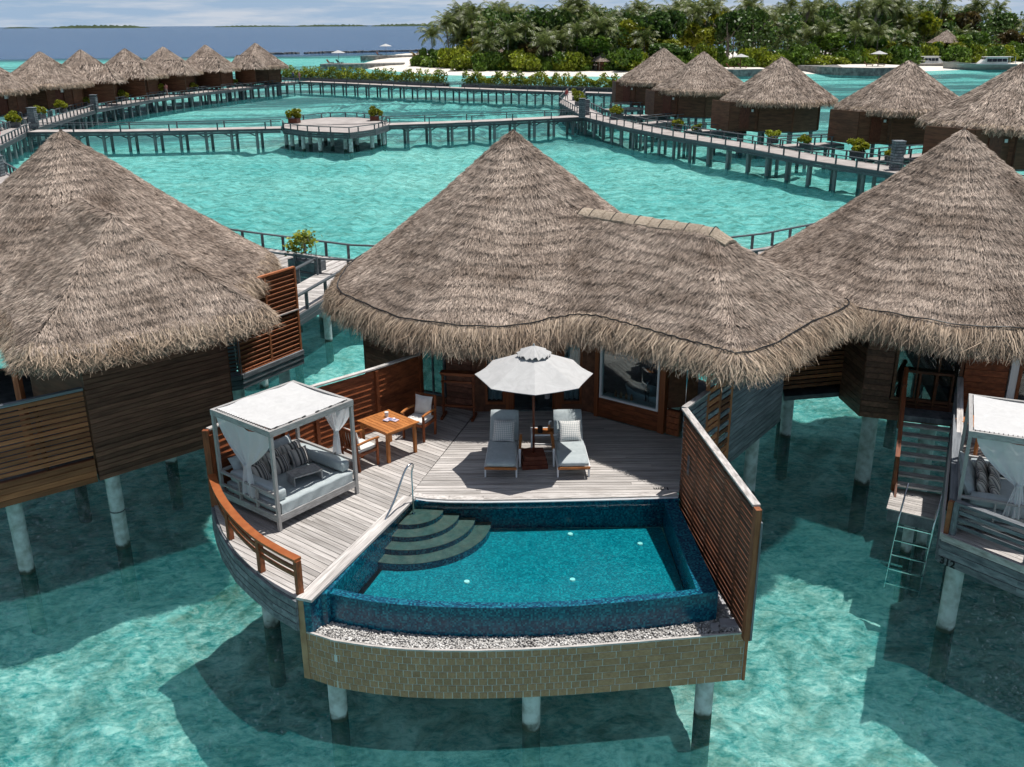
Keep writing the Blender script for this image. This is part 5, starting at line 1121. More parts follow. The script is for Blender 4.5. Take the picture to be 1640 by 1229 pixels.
lounger(1.27, 18.90, R(2), -1, 'blue-grey sun lounger right of the parasol pole')
place_pillow('lattice_pillow', 'lattice', (.50, .50, .16), Vector((-.20, 19.36, .40)), R(-6), R(40), 'diamond-patterned pillow in shade on the left lounger', 'pillows on the loungers')
place_pillow('lattice_pillow', 'lattice', (.50, .48, .16), Vector((1.28, 19.36, .40)), R(4), R(40), 'diamond-patterned pillow in sun on the right lounger', 'pillows on the loungers')
# parasol
um = thing('parasol', 'large off-white round parasol on a timber pole between the loungers', 'parasol', (.46, 19.02, .006))
for k, (w, z) in enumerate([(.56, .05), (.52, .15), (.47, .24)]): MB().box((0, 0, z), (w, w, .092), R(6)).obj('base_tier', 'mahogany', um)
MB().cyl((0, 0, .28), (0, 0, 2.55), .026, .026, 10).obj('pole', 'mahogany', um, smooth=True)
def canopy(r0, r1, z0, z1, sag, nseg, nr, rip=0.0, th=.012):
    b = MB(); n = 8 * nseg
    for sgn in (0, -th):
        base = len(b.v)
        for j in range(nr + 1):
            f = j / nr
            for i in range(n):
                a = 2 * math.pi * i / n + R(-90); k = (i % nseg) / nseg; edge = 1 - (1 - math.cos(R(22.5)) / math.cos(R(22.5 - 45 * k))) * 0 - .022 * math.sin(math.pi * k) * f
                rad = (r0 + (r1 - r0) * f) * (math.cos(R(22.5)) / math.cos(R(45 * k - 22.5))) / math.cos(R(22.5)) * math.cos(R(22.5)) ** 0 * edge
                z = z0 + (z1 - z0) * f - sag * math.sin(math.pi * k) * f ** 1.2 + rip * math.sin(a * 16) * f + sgn
                b.v.append((rad * math.cos(a), rad * math.sin(a), z))
        for j in range(nr):
            for i in range(n):
                q = (base + j * n + i, base + j * n + (i + 1) % n, base + (j + 1) * n + (i + 1) % n, base + (j + 1) * n + i); b.f.append(q if sgn == 0 else q[::-1])
    return b
canopy(.12, 1.15, 2.58, 2.10, .02, 4, 6).obj('canopy', 'canvas', um, smooth=False)
canopy(.02, .34, 2.72, 2.575, .05, 6, 4, .035).obj('vent_cap', 'canvas', um, smooth=True)
for k in range(8): a = R(-90 + 45 * k); board('rib', 'mahogany', um, (.05 * math.cos(a), .05 * math.sin(a), 2.60), (1.11 * math.cos(a), 1.11 * math.sin(a), 2.085), .02, .02)
MB().cyl((0, 0, 2.7), (0, 0, 2.77), .03, .012, 8).obj('finial', 'canvas', um)
# side table with bottle and mug
sd_ = thing('side_table', 'white-framed side table with timber tray between the loungers', 'table', (.72, 19.72, .006))
for s in (-1, 1):
    for q in (-1, 1): MB().beam((s * .29, q * .19, 0), (s * .29, q * .19, .46), .03, .03, (1, 0, 0)).obj('leg', 'white_frame', sd_)
    MB().box((s * .29, 0, .47), (.035, .42, .035)).obj('rim', 'white_frame', sd_); MB().box((0, s * .195, .47), (.55, .03, .034)).obj('rim', 'white_frame', sd_); MB().box((0, s * .19, .08), (.56, .025, .025)).obj('stretcher', 'white_frame', sd_)
for k in range(5): MB().box((0, -.145 + .0725 * k, .465), (.545, .066, .02)).obj('slat', 'teak', sd_)
bo = thing('spray_bottle', 'slim tan bottle with pump on the side table', 'bottle', (.82, 19.72, .484)); MB().cyl((0, 0, 0), (0, 0, .16), .035, .03, 12).obj('body', 'teak', bo, smooth=True); MB().cyl((0, 0, .16), (0, 0, .24), .012, .012, 8).box((.02, 0, .245), (.06, .025, .02)).obj('pump', 'white_frame', bo)
tag(MB().cyl((0, 0, 0), (0, 0, .14), .055, .06, 14).obj('ice_bucket', 'black', None, (.62, 19.66, .484)), 'short black tumbler on the side table behind the pole', 'tumbler')

# dining set
tb_ = thing('dining_table', 'square orange teak slatted table beside the fence', 'table', (-2.76, 19.72, .006), R(-44))
for k in range(9): board('slat', 'teak_unit', tb_, (-.47, -.40 + .10 * k, .735), (.47, -.40 + .10 * k, .735), .092, .022)
for s in (-1, 1):
    board('end_board', 'teak_unit', tb_, (s * .50, -.46, .735), (s * .50, .46, .735), .06, .026); board('apron', 'teak_unit', tb_, (-.42, s * .38, .68), (.42, s * .38, .68), .025, .08); board('apron', 'teak_unit', tb_, (s * .44, -.38, .68), (s * .44, .38, .68), .025, .08)
    for q in (-1, 1): board('leg', 'teak_unit', tb_, (s * .44, q * .38, 0), (s * .44, q * .38, .72), .065, .065, (1, 0, 0))
tag(MB().cyl((0, 0, 0), (0, 0, .11), .042, .048, 14).obj('cup', 'white_frame', None, (-2.82, 19.98, .756)), 'white cup standing on the teak table', 'cup')
M['print_a'] = pmat('magazine_print', (0.10, 0.16, 0.34), (0.75, 0.60, 0.62), (9, 9, 9), .4, 0, 0, 3, .4, .6)
for k, (dx, dy, a) in enumerate([(0, 0, 20), (.07, -.05, -30), (-.07, -.04, 60)]): tag(MB().box((0, 0, 0), (.20, .14, .008), R(a)).obj('magazine', ['white_frame', 'print_a', 'print_a'][k], None, (-2.70 + dx, 19.80 + dy, .762 + .009 * k)), ['pale leaflet at the bottom of the pile on the teak table', 'colourful leaflet in the middle of the table pile', 'colourful leaflet on top of the table pile'][k], 'leaflet')
def chair(x, y, rz, label, side):
    t = thing('armchair', label, 'chair', (x, y, .006), rz, 'teak armchairs at the table')   # faces -y
    for s in (-1, 1):
        board('leg', 'red_unit', t, (s * .27, -.25, 0), (s * .27, -.25, .62), .045, .045, (1, 0, 0)); board('leg', 'red_unit', t, (s * .27, .26, 0), (s * .25, .34, .95), .045, .045, (1, 0, 0))
        ribbon(smoothp([(s * .28, -.30, .645), (s * .29, -.05, .66), (s * .27, .28, .63)], 4), .055, .03).obj('arm', 'teak', t)
        board('seat_rail', 'red_unit', t, (s * .27, -.25, .38), (s * .27, .27, .38), .03, .06)
    for yy in (-.25, .27): board('seat_rail', 'red_unit', t, (-.27, yy, .38), (.27, yy, .38), .03, .06)
    for z in (.50, .92): board('back_rail', 'red_unit', t, (-.26, .27 + (z - .4) * .13, z), (.26, .27 + (z - .4) * .13, z), .03, .06)
    for k in range(5): board('back_slat', 'red_unit', t, (-.18 + .09 * k, .285, .5), (-.18 + .09 * k, .335, .92), .015, .05, (0, 1, 0))
    rbox((0, 0, .45), (.50, .50, .08), .03, puff=.012).obj('seat_cushion', 'cream', t, smooth=True)
    Mw = Matrix.Translation((x, y, 0)) @ Matrix.Rotation(rz, 4, 'Z'); place_pillow('back_pillow', 'cream', (.46, .46, .15), Mw @ Vector((0, .17, .49)), rz, R(12), 'cream pillow on the armchair %s' % side, 'pillows on the armchairs')
chair(-3.30, 19.05, R(138), 'teak armchair with cream cushions beside the daybed', 'nearer the daybed')
chair(-2.16, 20.58, R(-26), 'teak armchair with cream cushions at the villa end of the table', 'nearer the villa')
# towel rack
rk = thing('towel_rack', 'dark timber towel rack in the shade against the villa wall', 'rack', (-1.30, 21.72, .006), R(-10))
for s in (-1, 1):
    board('upright', 'red_unit', rk, (s * .38, 0, .05), (s * .38, 0, 1.10), .05, .05, (1, 0, 0)); board('foot', 'red_unit', rk, (s * .38, -.24, .03), (s * .38, .24, .03), .06, .06)
for z in (1.10, .92, .30): board('bar', 'red_unit', rk, (-.42, 0, z), (.42, 0, z), .05, .045)
board('top_shelf', 'red_unit', rk, (-.44, .06, 1.14), (.44, .06, 1.14), .22, .03)
tag(MB().grid(lambda u, v: (.12 * u - .06 + .01 * math.sin(v * 9), .02 * math.sin(u * 9), -.5 * v), 6, 8).obj('hand_towel', 'canvas', None, (.86, 22.16, .80)), 'small pale towel hanging at the villa door', 'towel')

# small teak table on the right deck
t2 = thing('deck_table', 'orange teak table glimpsed between the parapet and right daybed', 'table', (10.35, 19.5, .006), R(20))
for k in range(6): board('slat', 'teak_unit', t2, (-.42, -.30 + .12 * k, .735), (.42, -.30 + .12 * k, .735), .112, .022)
for s in (-1, 1):
    for q in (-1, 1): board('leg', 'teak_unit', t2, (s * .38, q * .3, 0), (s * .38, q * .3, .72), .06, .06, (1, 0, 0))
lf2 = thing('low_slat_screen', 'reddish slat screen seen behind the right daybed', 'fence')
fence(lf2, (10.2, 18.7), (13.4, 17.6), .02, 1.1, .09, .025, 'red_unit', .03)
for s in (0, .5, 1): p = Vector((10.2, 18.74, 0)).lerp(Vector((13.4, 17.64, 0)), s); board('post', 'red_unit', lf2, p + Vector((0, .04, .01)), p + Vector((0, .04, 1.12)), .07, .07, (1, 0, 0))

# ------------------------------------------------------------------ vegetation
def leaf_cards(C_, size, rng, up=.5):
    n = len(C_); a = unit(rng.normal(size=(n, 3)) + np.array([0, 0, up])); b = unit(np.cross(a, rng.normal(size=(n, 3)))); c = np.cross(a, b); s = size * rng.uniform(.6, 1.4, (n, 1))
    V = np.stack([C_ - b * s * .5, C_ + c * s * .32, C_ + b * s * .5, C_ - c * s * .32], 1); V[:, 0] -= a * s * .12; V[:, 2] -= a * s * .12
    return V.reshape(-1, 3), np.arange(n * 4).reshape(-1, 4)
def lobes(rng, k, rx, rz_, cz, each):
    out = []
    for i in range(k):
        t = rng.uniform(0, 6.28); rr = rx * rng.uniform(.15, .78); c = np.array([rr * math.cos(t), rr * math.sin(t), cz + rz_ * rng.uniform(-.45, .6)]); r = rx * rng.uniform(.28, .48)
        d = unit(rng.normal(size=(each, 3)) + np.array([0, 0, .25])); out.append(c + d * r * np.array([1, 1, .75]) * rng.uniform(.72, 1.08, (each, 1)))
    return np.concatenate(out)
def crown_mesh(seed, k, rx, rz_, cz, each, size, m):
    rng = np.random.default_rng(seed); V, F = leaf_cards(lobes(rng, k, rx, rz_, cz, each), size, rng); return np_mesh('crown', V, F, m)
def frond(rng, az, el, L_, lf=13, w=.24, droop=1.0):
    pts = []; p = np.zeros(3); e = el
    for i in range(8):
        d = np.array([math.cos(az) * math.cos(e), math.sin(az) * math.cos(e), math.sin(e)]); pts.append((p.copy(), d)); p = p + d * L_ / 7; e -= droop * (.10 + .045 * i)
    V = []; side = np.array([-math.sin(az), math.cos(az), 0])
    for j in range(lf):
        f = (j + .6) / lf * 6.9; i = min(int(f), 6); p = pts[i][0] + (pts[i + 1][0] - pts[i][0]) * (f - i); d = pts[i][1]; l = (.28 + .72 * math.sin(math.pi * min(1, .12 + .9 * f / 7))) * L_ * .27
        for s in (-1, 1):
            dr = unit(side * s * .8 + d * .55 + np.array([0, 0, -.55 - .25 * rng.random()])); t = p + dr * l * rng.uniform(.8, 1.15)
            V += [p - d * w * .5, p + d * w * .5, t + d * .05, t - d * .05]
    for a, b in zip(pts, pts[1:]): V += [a[0] - side * .05, a[0] + side * .05, b[0] + side * .04, b[0] - side * .04]
    return V
def palm_crown(seed, m='palm', nf=19, L_=4.6):
    rng = np.random.default_rng(seed); V = []
    for k in range(nf):
        lay = k / nf; V += frond(rng, k * 2.4 + rng.uniform(-.25, .25), R(78 - 95 * lay + rng.uniform(-10, 10)), L_ * rng.uniform(.8, 1.12), droop=rng.uniform(.85, 1.3))
    V = np.array(V); return np_mesh('crown', V, np.arange(len(V)).reshape(-1, 4), m)
PALMS = [palm_crown(s) for s in range(1, 6)]; PALM_Y = palm_crown(9, 'palm_yellow', 15, 3.4)
def trunk_mesh(bend):
    b = MB(); pts = [(bend * (i / 6) ** 2, 0, i / 6) for i in range(7)]; b.tube(pts, [.17 - .012 * i for i in range(7)], 7); me = bpy.data.meshes.new('trunk'); me.from_pydata(b.v, [], b.f); me.materials.append(M['trunk']); return me
TR = [trunk_mesh(.0), trunk_mesh(1.2), trunk_mesh(2.4)]
def palm(x, y, h, k, label, group, sc=1.0, crown=None):
    g = max(island_z(x, y), W + .2); rz = rnd.uniform(0, 6.28); t = thing('coconut_palm', label, 'palm', (x, y, g - .1), rz, group); b = k % 3
    share('trunk', TR[b], t, (0, 0, 0), 0, (1, 1, h)); share('crown', crown or PALMS[k % 5], t, ([0, 1.2, 2.4][b], 0, h), rnd.uniform(0, 6.28), sc)
CROWNS = {}
for nm, m in (('leaf', 'leaf'), ('leaf_dark', 'leaf_dark'), ('leaf_lime', 'leaf_lime'), ('leaf_red', 'leaf_red')):
    CROWNS[nm] = [crown_mesh(50 + 7 * i + len(CROWNS) * 31, 13, 1.0, .75, 0, 170, .21, m) for i in range(2)]
BUSH = [crown_mesh(300 + i, 11, 1.0, .5, .35, 190, .17, 'leaf') for i in range(3)] + [crown_mesh(320 + i, 11, 1.0, .5, .35, 190, .17, 'hedge') for i in range(2)]
limb = MB(); limb.tube([(0, 0, 0), (.06, 0, .5), (0, .05, 1)], [.06, .045, .03], 7)
for k in range(5): a = k * 1.26; limb.tube([(0, .03, .62), (.28 * math.cos(a), .28 * math.sin(a), .85), (.55 * math.cos(a), .55 * math.sin(a), 1.05)], [.03, .02, .01], 5)
LIMB = bpy.data.meshes.new('trunk'); LIMB.from_pydata(limb.v, [], limb.f); LIMB.materials.append(M['trunk'])
def tree(x, y, h, r, kind, label, group):
    g = max(island_z(x, y), W + .2); t = thing('broadleaf_tree', label, 'tree', (x, y, g - .1), rnd.uniform(0, 6.28), group)
    share('trunk', LIMB, t, (0, 0, 0), 0, (h * .5, h * .5, h * .72)); share('crown', CROWNS[kind][rnd.randrange(2)], t, (0, 0, h * .66), rnd.uniform(0, 6.28), (r, r, h * .40))
def bush(x, y, r, h, k, label, group):
    g = max(island_z(x, y), W + .2); o = share('shrub', BUSH[k % 5], None, (x, y, g - .15), rnd.uniform(0, 6.28), (r, r, h)); return tag(o, label, 'shrub', group)
rv = random.Random(21)
GP = 'palms in the island grove'; GT = 'broadleaf trees on the island'; GB = 'shrubs along the island shore'
def zone(x): return 'above the sandspit shrubs' if x < 10 else 'behind the right-hand hedge' if x < 45 else 'behind the middle villas of the right row' if x < 80 else 'behind the curved stone bastion' if x < 115 else 'behind the moored boats'
n = 0
for i in range(160):
    x = rv.uniform(-17, 162) if i % 6 else rv.uniform(-17, 25); s = shore(x); d = rv.uniform(17, 95) if i % 3 else rv.uniform(15, 40)
    y = s + d; h = rv.uniform(5.5, 9.5) if d < 28 else rv.uniform(10.5, 15.2)
    if x < -6: h *= .9; y = max(y, 280 - x)
    palm(x, y, h, i, '%s coconut palm in the grove %s' % ('low-crowned front-rank' if d < 28 else 'tall slim' if h > 12.8 else 'tall rear-rank', zone(x)), GP, rv.uniform(.95, 1.25))
for x, y, h, lab in [(-21.5, 281, 8.0, 'leftmost leaning coconut palm at the tip of the island'), (-16.5, 277, 10.8, 'tall palm second from the left tip of the island'), (-10, 279, 11.6, 'high-crowned palm rising behind the left shrubs'), (-6, 266, 8.4, 'palm with pale bare trunk above the sandspit shrubs'), (8, 252, 6.0, 'palm with visible trunk behind the beach cabana')]:
    palm(x, y, h, int(abs(x)), lab, GP, 1.15)
for x, y, lab in [(-25.5, 279, 'small yellowing palm at the far left tip of the island'), (-15.5, 268, 'young palm with orange-yellow fronds above the left shrubs')]: palm(x, y, 2.0, 0, lab, GP, .9, PALM_Y)
for i in range(96):
    x = rv.uniform(-12, 160) if i % 4 else rv.uniform(-12, 40); s = shore(x); d = rv.uniform(12, 70); h = rv.uniform(6, 9) if d < 25 else rv.uniform(10, 15.5)
    if x < -2: d = max(d, 26); h = min(h, 9)
    kd = rv.choice(['leaf', 'leaf_dark', 'leaf_dark', 'leaf_lime', 'leaf', 'leaf_red']) if d > 16 else rv.choice(['leaf', 'leaf_dark'])
    nmk = {'leaf': 'mid green', 'leaf_dark': 'dark green', 'leaf_lime': 'lime green', 'leaf_red': 'russet-tinged'}[kd]
    tree(x, s + d, h, rv.uniform(3.8, 6.0), kd, '%s %s broadleaf tree %s' % ('lower' if d < 25 else 'tall', nmk, zone(x)), GT)
for i in range(62):
    x = -23 + i * 3.0 + rv.uniform(-1.2, 1.2); s = shore(x)
    if 4 < x < 13 and i % 2: continue
    bush(x, s + (19 if x < -12 else 10) + rv.uniform(-1.0, 6), rv.uniform(3.0, 5.0), rv.uniform(3.4, 6.6), i, 'rounded %s shrub at the beach edge %s' % ('green' if i % 5 < 3 else 'yellow-green', zone(x).replace('above', 'among')), GB)
for i in range(16):
    x = -22 + i * 2.6; bush(x, shore(x) + 14 + rv.uniform(-1, 2) + max(0, -x) * .45, rv.uniform(2.8, 3.8), rv.uniform(2.6, 3.6), i, 'low %s shrub in the thicket behind the white sandspit' % ('green' if i % 5 < 3 else 'yellow-green'), 'shrubs behind the sandspit')
# understorey: dark mass behind that nobody could count
rng = np.random.default_rng(77); cl = []
for i in range(360):
    x = rng.uniform(-12, 200) if i % 4 else rng.uniform(-12, 40); y = shore(x) + rng.uniform(20, 100); hh = rng.uniform(1.5, 12.5); c = np.array([x, y, W + hh]); d = unit(rng.normal(size=(110, 3)) + [0, -.2, .3]); cl.append(c + d * rng.uniform(2.6, 4.4) * rng.uniform(.6, 1.1, (110, 1)))
V_, F_ = leaf_cards(np.concatenate(cl), 1.0, rng); us = share('understorey', np_mesh('understorey', V_, F_, 'leaf_dark'), None, (0, 0, 0)); stuff(us); tag(us, 'dark tangled undergrowth filling the island behind the palms', 'undergrowth')

# hedges in planters along the far boardwalk
def hedge(p, q, h, dpt, label, seed, nleaf):
    p, q = Vector((*p, B)), Vector((*q, B)); t = thing('hedge', label, 'hedge', (0, 0, 0), 0, 'hedges along the far boardwalk'); d = (q - p).normalized(); nn = Vector((-d.y, d.x, 0)); rng = np.random.default_rng(seed)
    s = rng.random(nleaf); w = rng.uniform(-.5, .5, nleaf) * dpt; zz = rng.random(nleaf) ** .7 * h; L_ = (q - p).length
    bulge = .8 + .28 * np.sin(s * L_ * 2.4 + 2 * np.sin(s * L_ * .7)) * (zz / h); base = np.array(p)[None] + np.array(q - p)[None] * s[:, None] + np.array(nn)[None] * (w)[:, None]; base[:, 2] += .25 + zz * bulge
    V, F = leaf_cards(base, .34, rng); stuff(share('foliage', np_mesh('foliage', V, F, 'hedge'), t, (0, 0, 0)))
    for off in (-1, 1): board('planter_side', 'slate', t, p + nn * off * (dpt / 2 + .04) + Vector((0, 0, .2)), q + nn * off * (dpt / 2 + .04) + Vector((0, 0, .2)), .07, .5)
    board('planter_floor', 'slate', t, p + Vector((0, 0, -.05)), q + Vector((0, 0, -.05)), dpt + .1, .08)
hedge((-43.2, 191.5), (-10.6, 166.6), 2.2, 1.4, 'long clipped hedge left of the gap on the far boardwalk', 4, 7500)
hedge((-7.6, 164.5), (17.5, 150.4), 2.2, 1.4, 'long clipped hedge right of the gap on the far boardwalk', 5, 6500)
# planter shrubs
pot = MB(); pot.box((0, 0, .22), (1.0, .9, .44)); pot.box((0, 0, .455), (1.1, 1.0, .05)); POT = bpy.data.meshes.new('pot'); POT.from_pydata(pot.v, [], pot.f); POT.materials.append(M['mahogany']); 
POTS = POT.copy(); POTS.materials.clear(); POTS.materials.append(M['slate'])
PLF = [crown_mesh(400 + i, 9, .85, .55, .55, 85, .26, 'leaf_lime') for i in range(3)]; PLF += [crown_mesh(410, 9, .85, .5, .55, 85, .26, 'hedge')]
def planter(x, y, k, label, group, me=None, sc=1.0, z=B):
    t = thing('planter_shrub', label, 'planter', (x, y, z + .016), rnd.uniform(-.3, .3), group); share('pot', me or POTS, t, (0, 0, 0), 0, sc); share('foliage', PLF[k % 4], t, (0, 0, .38 * sc), rnd.uniform(0, 6), sc * rnd.uniform(.85, 1.1))
planter(-22.6, 103.9, 1, 'shrub in a brown square pot at the left end of the platform', 'platform pots', POT, 1.0, B + .01); planter(-14.5, 106.2, 0, 'shrub in a brown square pot at the right rear of the platform', 'platform pots', POT, .95, B + .01)
for k, (x, y) in enumerate([(27.6, 71.0), (26.0, 73.6), (24.0, 80.2), (22.2, 83.4), (17.2, 91.2), (15.9, 94.2), (11.4, 106.2), (8.6, 124.5), (8.8, 133.5)]):
    planter(x, y, k, 'yellow-green planter shrub on the right boardwalk, %s from the near end' % ORD[k], 'planters on the right boardwalk', None, [.75, 1.05, .7, .75, .7, .8, 1.1, .95, .95][k])
for k, (x, y) in enumerate([(-50.6, 101.2), (-52.3, 110.5), (-53.4, 118.5), (-54.0, 127.0), (-53.4, 138), (-52, 148), (-49.6, 157.5), (-46.4, 169), (-43.2, 180)]):
    planter(x, y, k, 'yellow-green planter shrub on the left boardwalk, %s from the near end' % ORD[k], 'planters on the left boardwalk', None, [1.1, 1.05, 1.0, .9, .95, 1.15, .95, .9, .9][k])
pn = thing('boardwalk_planter', 'leafy sea-lettuce bush in a slate planter behind the left villa', 'planter', (-8.55, 39.45, B + .03), R(-33)); MB().box((0, 0, .2), (1.5, .7, .4)).obj('box', 'slate', pn)
rng = np.random.default_rng(88); cc = np.concatenate([np.array([rng.uniform(-.7, .5), rng.uniform(-.2, .2), rng.uniform(.6, 1.4)]) + rng.normal(size=(26, 3)) * [.16, .16, .14] for _ in range(11)]); V_, F_ = leaf_cards(cc, .19, rng, 1.2)
share('foliage', np_mesh('foliage', V_, F_, 'leaf_lime'), pn, (0, 0, .1))
for k in range(5): x = -.6 + .28 * k; MB().tube([(x, 0, .35), (x + .05, .03, .9), (x - .02, 0, 1.4)], [.02, .015, .008], 5).obj('stem', 'trunk', pn)
board('planter_rail', 'slate', pn, (-.2, -.5, .72), (1.1, -.5, .72), .08, .05); board('rail_post', 'slate', pn, (1.08, -.5, .0), (1.08, -.5, .72), .07, .07, (1, 0, 0)); board('rail_post', 'slate', pn, (-.18, -.5, .0), (-.18, -.5, .72), .07, .07, (1, 0, 0))
lb = thing('life_ring', 'red and white life ring on its post at the left frame edge', 'life ring', (-44.3, 85.0, B)); 
MB().tube([(.42 * math.cos(a), -.08, 1.15 + .42 * math.sin(a)) for a in [2 * math.pi * k / 20 for k in range(21)]], .11, 8).obj('ring', pmat('life_ring_red', (.55, .03, .02), (.62, .05, .03), (1, 1, 1), .5, 0, 0), lb, smooth=True); MB().beam((0, 0, 0), (0, 0, 1.7), .1, .1, (1, 0, 0)).obj('post', 'white_frame', lb)

# ------------------------------------------------------------------ beach, jetties, boats, far shores
def jetty(pts, h, label):
    b = MB(); rg = random.Random(len(pts)); P = [(x + rg.uniform(-.3, .3), y + rg.uniform(-.3, .3)) for x, y in pts]; b.prism(P, W - 1.6, W + h); return tag(b.obj('stone_jetty', 'rock'), label, 'jetty')
jetty([(-53, 283), (-45, 281), (-38, 283), (-30, 287), (-30, 292), (-44, 290), (-52, 292)], 1.3, 'stone jetty with parasol and two loungers left of the sandspit')
jetty([(-52, 352), (-40, 354), (-26, 358), (-24, 366), (-50, 360)], 1.4, 'farther stone jetty with one parasol out towards the sea')
jr = jetty([(70, 246), (76, 232), (82, 228), (92, 230), (96, 238), (92, 250), (80, 252)], 1.7, 'curved stone bastion with parasol before the island trees'); MB().prism([(76.5, 232.6), (82, 228.8), (91.6, 230.6), (95, 238), (91, 248), (80, 248)], W + 1.71, W + 1.76).obj('sand_top', 'sand', jr)
j4 = jetty([(46, 232), (52, 229), (60, 231), (60, 240), (48, 242)], 1.5, 'small stone bastion with parasol between two far villa roofs'); MB().prism([(46.8, 232.8), (52, 229.8), (59, 231.8), (59, 239), (49, 241)], W + 1.51, W + 1.56).obj('sand_top', 'sand', j4)
bw = MB(); rg = random.Random(3)
for k in range(60):
    x = -108 + k * 1.5; y = 424 + (x + 108) * .62 + rg.uniform(-1, 1)
    if k in (12, 13, 50): continue
    bw.box((x, y, W + .15), (2.2, 2.4, rg.uniform(.9, 1.5)), rg.uniform(0, 3))
stuff(tag(bw.obj('rock_breakwater', 'rock'), 'long low dark rock breakwater across the reef edge', 'breakwater'))
UMC = canopy(.06, 1.5, 2.75, 2.2, .03, 1, 2); ume = bpy.data.meshes.new('canopy'); ume.from_pydata(UMC.v, [], UMC.f); ume.materials.append(M['canvas'])
def beach_set(x, y, z, n, lab, sc=1.3):
    t = thing('beach_parasol', 'small white parasol on ' + lab, 'parasol', (x, y, z), 0, 'parasols on the jetties'); share('canopy', ume, t, (0, 0, 0), 0, sc); MB().cyl((0, 0, 0), (0, 0, 2.6 * sc), .06, .06, 6).obj('pole', 'mahogany', t)
    for k in range(n):
        c = thing('beach_lounger', 'dark beach lounger, %s, on %s' % (['left', 'right'][k], lab), 'lounger', (x - 2.4 + 2.7 * k, y - .6, z), R(65), 'loungers on the jetties')
        MB().box((0, -.3, .38), (.8, 1.6, .12)).obj('seat', 'mahogany', c); MB().box((0, .75, .75), (.8, .9, .1), 0, R(50)).obj('backrest', 'mahogany', c)
        for s in (-1, 1):
            for q in (-.9, .4): MB().box((s * .34, q, .17), (.08, .08, .34)).obj('leg', 'mahogany', c)
beach_set(-48.3, 286, W + 1.3, 2, 'the nearer stone jetty'); beach_set(-43.5, 357, W + 1.4, 1, 'the farther stone jetty', 1.4); beach_set(85.8, 236, W + 1.76, 2, 'the curved bastion', 1.25); beach_set(53.5, 235, W + 1.56, 2, 'the small bastion', 1.15)
# huts hidden in the trees
def hut(x, y, r, label, h=2.2):
    g = max(island_z(x, y), W); t = thing('thatched_hut', label, 'hut', (x, y, g)); sc = r / FR
    share('roof_slope', FM[0][0], t, (0, 0, h - FZF * sc), 0, sc); stuff(share('thatch', FM[0][1], t, (0, 0, h - FZF * sc), 0, sc))
    for k in range(6): a = k * 1.047; MB().cyl((r * .7 * math.cos(a), r * .7 * math.sin(a), 0), (r * .7 * math.cos(a), r * .7 * math.sin(a), h + .4), .09, .09, 6).obj('post', 'trunk', t)
    MB().cyl((0, 0, 0), (0, 0, h * .9), r * .5, r * .5, 10).obj('core_wall', 'brown', t)
hut(-2.2, 255.5, 2.2, 'little conical thatched hut among the sandspit shrubs', 3.2); hut(22.5, 246, 2.6, 'shaded open thatched hut beside the beach bushes'); hut(117, 274, 4.2, 'thatched house roof peeping out above the boats', 5.4); hut(10.5, 258, 3.6, 'dark thatched cabin under the trees left of centre', 3.4)
